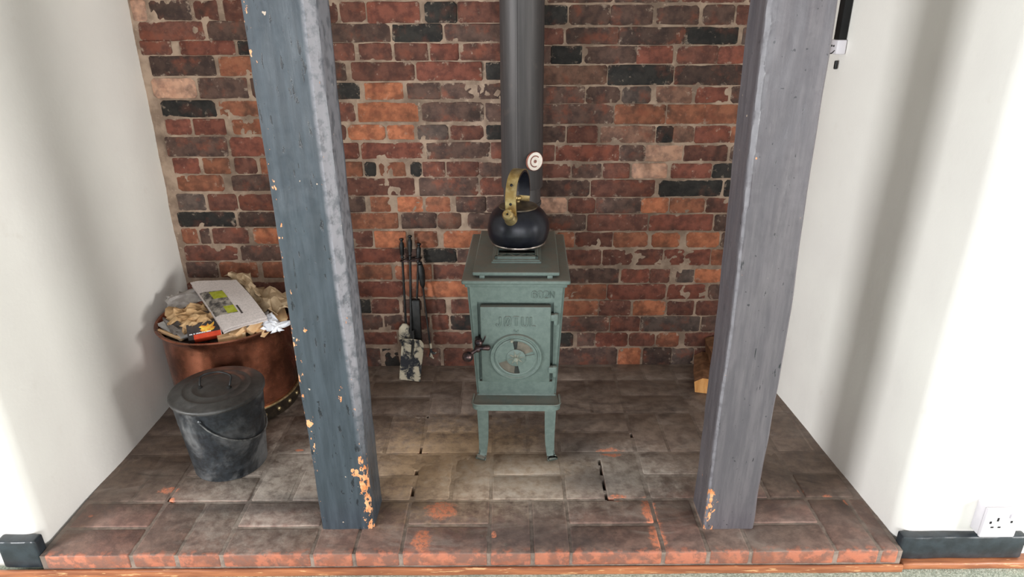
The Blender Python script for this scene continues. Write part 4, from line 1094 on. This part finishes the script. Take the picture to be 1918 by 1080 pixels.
def contents():
    # loose pages that fill the pot up to the brim
    rr = random.Random(3); V = [(0, 0, 0.0)]; Fc = []; rings = 8; n = 36
    for r in range(1, rings+1):
        for k in range(n):
            R = 0.205*r/rings; a = 2*pi*k/n+rr.uniform(-0.04, 0.04)
            V.append((R*cos(a), R*sin(a), 0.016*noise.noise(Vector((R*cos(a)*22, R*sin(a)*22, 2)))+rr.uniform(-0.006, 0.006)))
    for k in range(n): Fc.append((0, 1+k, 1+(k+1) % n))
    for r in range(rings-1):
        for k in range(n):
            a = 1+r*n+k; b_ = 1+r*n+(k+1) % n; Fc += [(a, a+n, b_+n), (a, b_+n, b_)]
    o = obj('crumpled_newspaper', V, Fc, simple('dark_pages', rgb(86, 76, 68), rgb(128, 116, 104), 25, 0.85), smooth=20, loc=(PX, PY, 0.318))
    sd = o.modifiers.new('thickness', 'SOLIDIFY'); sd.thickness = 0.004
    tag(o, 'dull crumpled pages filling the copper pot under everything else', 'paper')
    # folded newspaper lying on top
    N = empty('folded_newspaper', (-1.0, 2.15, 0.44)); O = Vector((-1.0, 2.15, 0.44))
    tag(N, 'folded newspaper with a green picture lying on top of the copper pot', 'newspaper')
    TL, TR, BR, BL = Vector((-1.178, 2.262, 0.470)), Vector((-1.010, 2.268, 0.472)), Vector((-0.846, 2.085, 0.412)), Vector((-0.978, 2.022, 0.398))
    def sheet(name, lift, ins, mat, th, par, seed):
        nx, ny = 12, 12; V = []; Fc = []
        up = (TR-TL).cross(BL-TL).normalized()
        if up.z < 0: up = -up
        for s in (0, 1):
            for k in range(ny+1):
                for i in range(nx+1):
                    u, v = ins[0]+(ins[1]-ins[0])*i/nx, ins[2]+(ins[3]-ins[2])*k/ny
                    p = TL.lerp(TR, u).lerp(BL.lerp(BR, u), v)
                    h = 0.010*sin(v*pi)*1.0+0.004*noise.noise(Vector((u*3, v*3, seed)))-0.012*max(0, 0.14-u)/0.14*0.6-0.010*max(0, v-0.86)/0.14*0.7
                    V.append(p+up*(h+lift-th*s)-O)
        m = (nx+1)*(ny+1)
        for s in (0, 1):
            for k in range(ny):
                for i in range(nx):
                    a = s*m+k*(nx+1)+i; q = (a, a+1, a+nx+2, a+nx+1); Fc.append(q[::-1] if s == 0 else q)
        rim = [i for i in range(nx+1)]+[k*(nx+1)+nx for k in range(1, ny+1)]+[ny*(nx+1)+i for i in range(nx-1, -1, -1)]+[k*(nx+1) for k in range(ny-1, 0, -1)]
        for a, b_ in zip(rim, rim[1:]+rim[:1]): Fc.append((b_, a, m+a, m+b_))
        return obj(name, V, Fc, mat, par, 50)
    top = sheet('top_leaf', 0.0, (0, 1, 0, 1), M_NEWS, 0.005, N, 1)
    sheet('inner_leaf', -0.0065, (0.02, 0.985, 0.01, 0.985), M_NEWS, 0.005, N, 2)
    sheet('lower_leaf', -0.013, (0.0, 1.0, 0.02, 0.995), M_NEWS, 0.005, N, 3)
    sheet('photo_print', 0.0006, (0.02, 0.52, 0.30, 0.80), M_PHOTO, 0.0008, top, 1)
    sheet('green_print', 0.0011, (0.22, 0.52, 0.32, 0.49), M_GREEN, 0.0008, top, 1)
    sheet('green_print', 0.0011, (0.30, 0.52, 0.66, 0.79), M_GREEN, 0.0008, top, 1)
    sheet('headline_print', 0.0011, (0.56, 0.60, 0.68, 0.84), M_PRINTB, 0.0008, top, 1)
    # papers
    crumple('packing_paper', [(-1.05, 2.345, 0.44), (-0.83, 2.30, 0.41), (-0.775, 2.13, 0.415), (-0.93, 2.18, 0.40)], 11, 0.030, 11, M_TANP, 'large crumpled tan packing paper at the back of the copper pot next to the post', 'paper')
    crumple('packing_paper', [(-1.075, 2.335, 0.475), (-0.985, 2.335, 0.485), (-0.92, 2.235, 0.43), (-1.0, 2.26, 0.44)], 8, 0.022, 12, M_TANP, 'crumpled tan paper poking up behind the top edge of the folded newspaper', 'paper')
    crumple('packing_paper', [(-1.215, 2.14, 0.415), (-1.10, 2.20, 0.425), (-1.07, 2.12, 0.415), (-1.17, 2.055, 0.405)], 9, 0.026, 21, M_BROWN, 'crumpled brown paper on the left of the pot in front of grey sheets', 'paper')
    crumple('packing_paper', [(-1.145, 2.09, 0.415), (-1.035, 2.125, 0.42), (-1.04, 2.075, 0.405), (-1.125, 2.03, 0.385)], 8, 0.020, 23, M_BROWN, 'torn brown paper scrap just above the firelighter box', 'paper')
    crumple('newsprint_sheet', [(-1.245, 2.20, 0.44), (-1.16, 2.275, 0.445), (-1.10, 2.20, 0.425), (-1.21, 2.14, 0.40)], 7, 0.012, 31, M_GREYP, 'creased grey newsprint sheet standing up at the left rear of the pot', 'paper', curl=0.01)
    crumple('newsprint_sheet', [(-1.235, 2.13, 0.385), (-1.14, 2.10, 0.39), (-1.06, 2.04, 0.36), (-1.16, 2.05, 0.36)], 6, 0.008, 33, simple('dark_print', rgb(92, 86, 82), rgb(138, 130, 124), 40, 0.8), 'dark printed sheet tucked under the brown paper at the pot rim', 'paper', curl=0.005)
    crumple('newsprint_sheet', [(-0.955, 2.16, 0.385), (-0.87, 2.17, 0.39), (-0.865, 2.09, 0.375), (-0.93, 2.08, 0.37)], 6, 0.012, 35, M_GREYP, 'grey paper flap between the newspaper corner and the white tissue', 'paper', curl=0.005)
    crumple('crumpled_tissue', [(-0.885, 2.145, 0.395), (-0.845, 2.135, 0.405), (-0.79, 2.06, 0.37), (-0.875, 2.075, 0.37)], 7, 0.014, 41, M_WHITEP, 'crumpled white tissue on the right front of the copper pot', 'tissue')
    crumple('crumpled_tissue', [(-0.825, 2.085, 0.385), (-0.765+0.0, 2.13, 0.385), (-0.775, 2.10, 0.375), (-0.825, 2.05, 0.365)], 5, 0.008, 43, M_WHITEP, 'small twisted white tissue tail by the pot rim beside the post', 'tissue')
    # magazines on the left rim
    for q, (z, dx, m, lb) in enumerate(((0.352, 0.0, M_CARD, 'pale magazine lying lowest under the brown paper at the left rim'), (0.362, 0.018, M_GREYP, 'grey magazine lying on top of the pale one at the left rim'))):
        Mz = empty('magazine', (-1.165+dx, 2.115, z), (radians(4), radians(6), radians(-38-8*q)))
        tag(Mz, lb, 'magazine')
        box('cover', -0.075, 0.075, -0.045, 0.05, 0.0065, 0.008, m, Mz, bev=0.0004, seg=1)
        box('pages', -0.074, 0.074, -0.044, 0.049, 0.001, 0.0065, M_CARD, Mz, bev=0)
        box('back_cover', -0.075, 0.075, -0.045, 0.05, -0.0005, 0.001, M_CARD, Mz, bev=0)
    # firelighter box: dark face with printed flame, red end with a white line of small print
    B = empty('firelighter_box', (-1.055, 2.052, 0.376), (radians(40), radians(-2), radians(24)))
    tag(B, 'small dark firelighter box with printed flame and red strip at the pot front', 'box')
    hw, hh, hd = 0.052, 0.030, 0.014
    box('carton', -hw, hw, -hh, hh, -2*hd, -0.0005, M_PRINTB, B, bev=0.001, seg=1)
    box('red_panel', -hw+0.018, hw, -hh-0.0002, -hh+0.017, -2*hd+0.001, 0.0004, M_PRINTR, B, bev=0.0, seg=1)
    bm = bmesh.new()
    fl_ = [(-0.004, -0.008), (0.008, -0.011), (0.022, -0.009), (0.032, -0.005), (0.038, 0.004), (0.030, 0.006), (0.036, 0.016), (0.036, 0.024), (0.026, 0.016), (0.020, 0.014), (0.016, 0.021), (0.010, 0.012), (-0.004, 0.017), (-0.014, 0.012), (-0.006, 0.006), (-0.012, 0.0)]
    bm_prism(bm, fl_, 0.0, 0.0006); from_bm('flame_print', bm, M_FLAME, B)
    bm = bmesh.new(); rr = random.Random(5); x = -hw+0.006
    while x < 0.022:
        w = rr.uniform(0.002, 0.0045); bm_box(bm, x, x+w, -hh+0.0185, -hh+0.0225, 0.0, 0.0007); x += w+(0.0012 if rr.random() < 0.8 else 0.004)
    from_bm('small_print', bm, M_WHITEP, B)
    box('carton_end', hw-0.001, hw+0.0015, -hh, hh, -2*hd, 0.0, M_CARD, B, bev=0.0005, seg=1)
    # kindling
    def stick(a, b_, w, h, label, seed, roll=0.0):
        a, b_ = Vector(a), Vector(b_); L = (b_-a).length; rr = random.Random(seed)
        bm = bmesh.new(); bm_box(bm, -L/2, L/2, -w/2, w/2, -h/2, h/2, 0.0015, 1)
        for v in bm.verts:
            v.co.y += rr.uniform(-1, 1)*w*0.10+(0.12*w if v.co.x > 0 and v.co.z > 0 else 0); v.co.z += rr.uniform(-1, 1)*h*0.12
        o = from_bm('kindling_stick', bm, M_KIND, None, 30, loc=(a+b_)/2)
        o.rotation_mode = 'QUATERNION'
        o.rotation_quaternion = (b_-a).to_track_quat('X', 'Z') @ Matrix.Rotation(roll, 3, 'X').to_quaternion()
        tag(o, label, 'kindling', 'pale split kindling in the copper pot')
    stick((-1.005, 2.035, 0.348), (-0.925, 2.075, 0.352), 0.026, 0.018, 'flat pale kindling piece in front of the newspaper, next to the firelighter box', 1)
    stick((-0.955, 2.045, 0.352), (-0.925, 2.115, 0.372), 0.034, 0.026, 'blocky pale kindling with square cut end below the newspaper edge', 2)
    stick((-0.905, 2.065, 0.358), (-0.872, 2.125, 0.380), 0.028, 0.024, 'kindling block leaning between the square cut one and the white tissue', 3, 0.5)
    stick((-0.872, 2.065, 0.350), (-0.85, 2.13, 0.362), 0.030, 0.020, 'brownish kindling piece under the white tissue', 4)
    stick((-1.235, 2.095, 0.352), (-1.125, 2.035, 0.349), 0.010, 0.012, 'thin pale stick along the left front rim of the pot', 5)
    stick((-0.86, 2.22, 0.372), (-0.83, 2.14, 0.365), 0.05, 0.012, 'broad flat brown offcut by the right rim behind the tissue', 6)
contents()

# ------------------------------------------------------------------ ash bucket with lid
def bucket():
    B = empty('ash_bucket', (-0.938, 1.832, 0), (0, 0, 0)); tag(B, 'dusty black lidded metal ash bucket standing in front of the copper pot', 'bucket')
    lathe('bucket_body', [(0.0, 0.004), (0.108, 0.004), (0.111, 0.0), (0.1135, 0.002), (0.115, 0.030), (0.1165, 0.033), (0.116, 0.037), (0.130, 0.19), (0.1315, 0.194), (0.131, 0.198), (0.136, 0.262), (0.139, 0.266), (0.139, 0.271), (0.134, 0.272), (0.130, 0.25), (0.108, 0.012), (0, 0.01)], M_BUCKET, B, 64, 40)
    lid = lathe('lid', [(0.134, 0.266), (0.1405, 0.266), (0.1435, 0.269), (0.1440, 0.275), (0.1415, 0.2785), (0.137, 0.2785), (0.130, 0.281), (0.106, 0.2845), (0.1035, 0.2862), (0.100, 0.2850), (0.076, 0.2875), (0.0735, 0.2890), (0.070, 0.2880), (0.04, 0.290), (0.0, 0.291)], M_BLID, B, 64, 60)
    # wire handle lying on the lid
    tube('lid_handle', catmull([(-0.046, -0.012, 0.290), (-0.048, -0.004, 0.304), (-0.044, 0.012, 0.318), (0.0, 0.026, 0.322), (0.044, 0.012, 0.318), (0.048, -0.004, 0.304), (0.046, -0.012, 0.290)], 5), 0.0030, M_IRON, lid, 8)
    for sx in (-1, 1):
        bm = bmesh.new(); bm_lathe(bm, [(0.008, 0.289), (0.008, 0.292), (0.004, 0.2945), (0, 0.295)], 12, Matrix.Translation((sx*0.046, -0.014, 0)))
        from_bm('handle_lug', bm, M_IRON, lid, 50)
    # bail handle hanging against the front
    pts = []
    for k in range(25):
        a = radians(-92+(184)*k/24); dip = 1-((k-12)/12.0)**2
        z = 0.240-0.118*dip**0.8; R = 0.1165+0.0145*(z-0.037)/0.157+0.004
        pts.append((R*cos(a), R*sin(a), z))
    tube('bail_handle', pts, 0.0026, M_STEEL_D, B, 8)
    for p in (pts[0], pts[-1]):
        a = atan2(p[1], p[0]); M_ = Matrix.Translation((p[0]-0.004*cos(a), p[1]-0.004*sin(a), p[2])) @ Matrix.Rotation(a, 4, 'Z') @ Matrix.Rotation(pi/2, 4, 'Y')
        bm = bmesh.new(); bm_lathe(bm, [(0.007, -0.002), (0.007, 0.002), (0.004, 0.004), (0, 0.005)], 14, M_)
        from_bm('handle_ear', bm, M_BUCKET, B, 50)
M_STEEL_D = simple('dusty_wire', rgb(80, 82, 84), rgb(130, 130, 128), 60, 0.5, 0.5)
bucket()

# ------------------------------------------------------------------ logs behind the right post
def log(name, a, b_, poly, label):
    a, b_ = Vector(a), Vector(b_); d = (b_-a); L = d.length
    bm = bmesh.new(); bm_prism(bm, poly, 0, L)
    bmesh.ops.recalc_face_normals(bm, faces=bm.faces[:])
    bmesh.ops.subdivide_edges(bm, edges=[e for e in bm.edges if abs(e.verts[0].co.z-e.verts[1].co.z) > 0.05], cuts=6)
    for v in bm.verts:
        v.co.x += 0.004*noise.noise(v.co*18); v.co.y += 0.004*noise.noise(v.co*18+Vector((7, 3, 1)))
    o = from_bm(name, bm, M_BARK, None, 35, loc=a)
    o.data.materials.append(M_LOGEND)
    for p in o.data.polygons:
        c = p.center
        if abs(p.normal.z) > 0.8 and (c.z < 0.02 or c.z > L-0.02): p.material_index = 1
    o.rotation_mode = 'QUATERNION'; o.rotation_quaternion = d.to_track_quat('Z', 'Y')
    tag(o, label, 'log', 'split logs behind the right post')
log('split_log', (0.762, 2.225, 0.034), (0.815, 2.436, 0.034), [(-0.064, 0.004), (-0.030, -0.033), (0.055, -0.033), (0.062, 0.01), (0.03, 0.030), (-0.045, 0.026)], 'split log on the hearth with orange cut end showing beside the right post')
log('split_log', (0.838, 2.290, 0.100), (0.850, 2.442, 0.100), [(-0.045, -0.035), (0.05, -0.035), (0.06, 0.03), (0.0, 0.045), (-0.035, 0.03)], 'split log lying on top of another behind the right post')

# ------------------------------------------------------------------ wall socket
def socket():
    X0, X1, Z0, Z1 = 1.270, 1.364, 0.046, 0.142
    Sx = empty('wall_socket', ((X0+X1)/2, 1.452, Z0)); tag(Sx, 'white surface mounted power socket with switch above the right skirting board', 'socket')
    cx = (X0+X1)/2; hw = (X1-X0)/2
    box('back_box', -hw, hw, -0.030, 0.003, 0.0, Z1-Z0, M_PLASTIC, Sx, bev=0.004)
    pl = box('face_plate', -hw-0.001, hw+0.001, -0.041, -0.030, 0.0, Z1-Z0+0.001, M_PLASTIC, Sx, bev=0.004)
    yf = -0.0415
    for (x, z, w, h) in ((-0.030, 0.052, 0.006, 0.008), (-0.012, 0.062, 0.0055, 0.012), (-0.022, 0.036, 0.008, 0.005), (-0.003, 0.036, 0.008, 0.005), (0.026, 0.054, 0.006, 0.007)):
        bm = bmesh.new(); bm_box(bm, x-w/2, x+w/2, yf, yf+0.004, z-h/2, z+h/2)
        from_bm('pin_hole', bm, M_HOLE, pl)
    bm = bmesh.new(); bm_box(bm, 0.018, 0.034, yf-0.005, yf+0.003, 0.066, 0.082, 0.003, 2)
    from_bm('switch_rocker', bm, M_PLASTIC, pl, 40)
socket()

# ------------------------------------------------------------------ black strip and white end block high on the right wall
def conduit():
    Cd = empty('cable_conduit', (1.020, 2.19, 1.225)); tag(Cd, 'black vertical cable strip ending in a white block high on the right wall', 'conduit')
    box('strip', -0.018, 0.006, -0.018, 0.018, 0.062, 0.60, M_HOLE, Cd, bev=0.002)
    blk = box('end_block', -0.024, 0.006, -0.026, 0.024, 0.020, 0.062, M_PLASTIC, Cd, bev=0.004)
    for y in (-0.008, 0.006):
        bm = bmesh.new(); bm_lathe(bm, [(0.003, 0.0), (0.003, 0.002), (0, 0.002)], 10, Matrix.Translation((-0.0240, y, 0.044)) @ Matrix.Rotation(-pi/2, 4, 'Y'))
        from_bm('screw', bm, M_IRON, blk)
    bm = bmesh.new(); bm_tube(bm, [(-0.0235, -0.018, 0.032), (-0.0245, 0.0, 0.022), (-0.0235, 0.016, 0.020)], 0.0018, 6)
    from_bm('seam', bm, M_IRON, blk)
    bm = bmesh.new(); bm_box(bm, -0.006, 0.004, 0.004, 0.014, -0.026, 0.0, 0.003)
    from_bm('cable_end', bm, M_IRON, Cd, 40)
conduit()
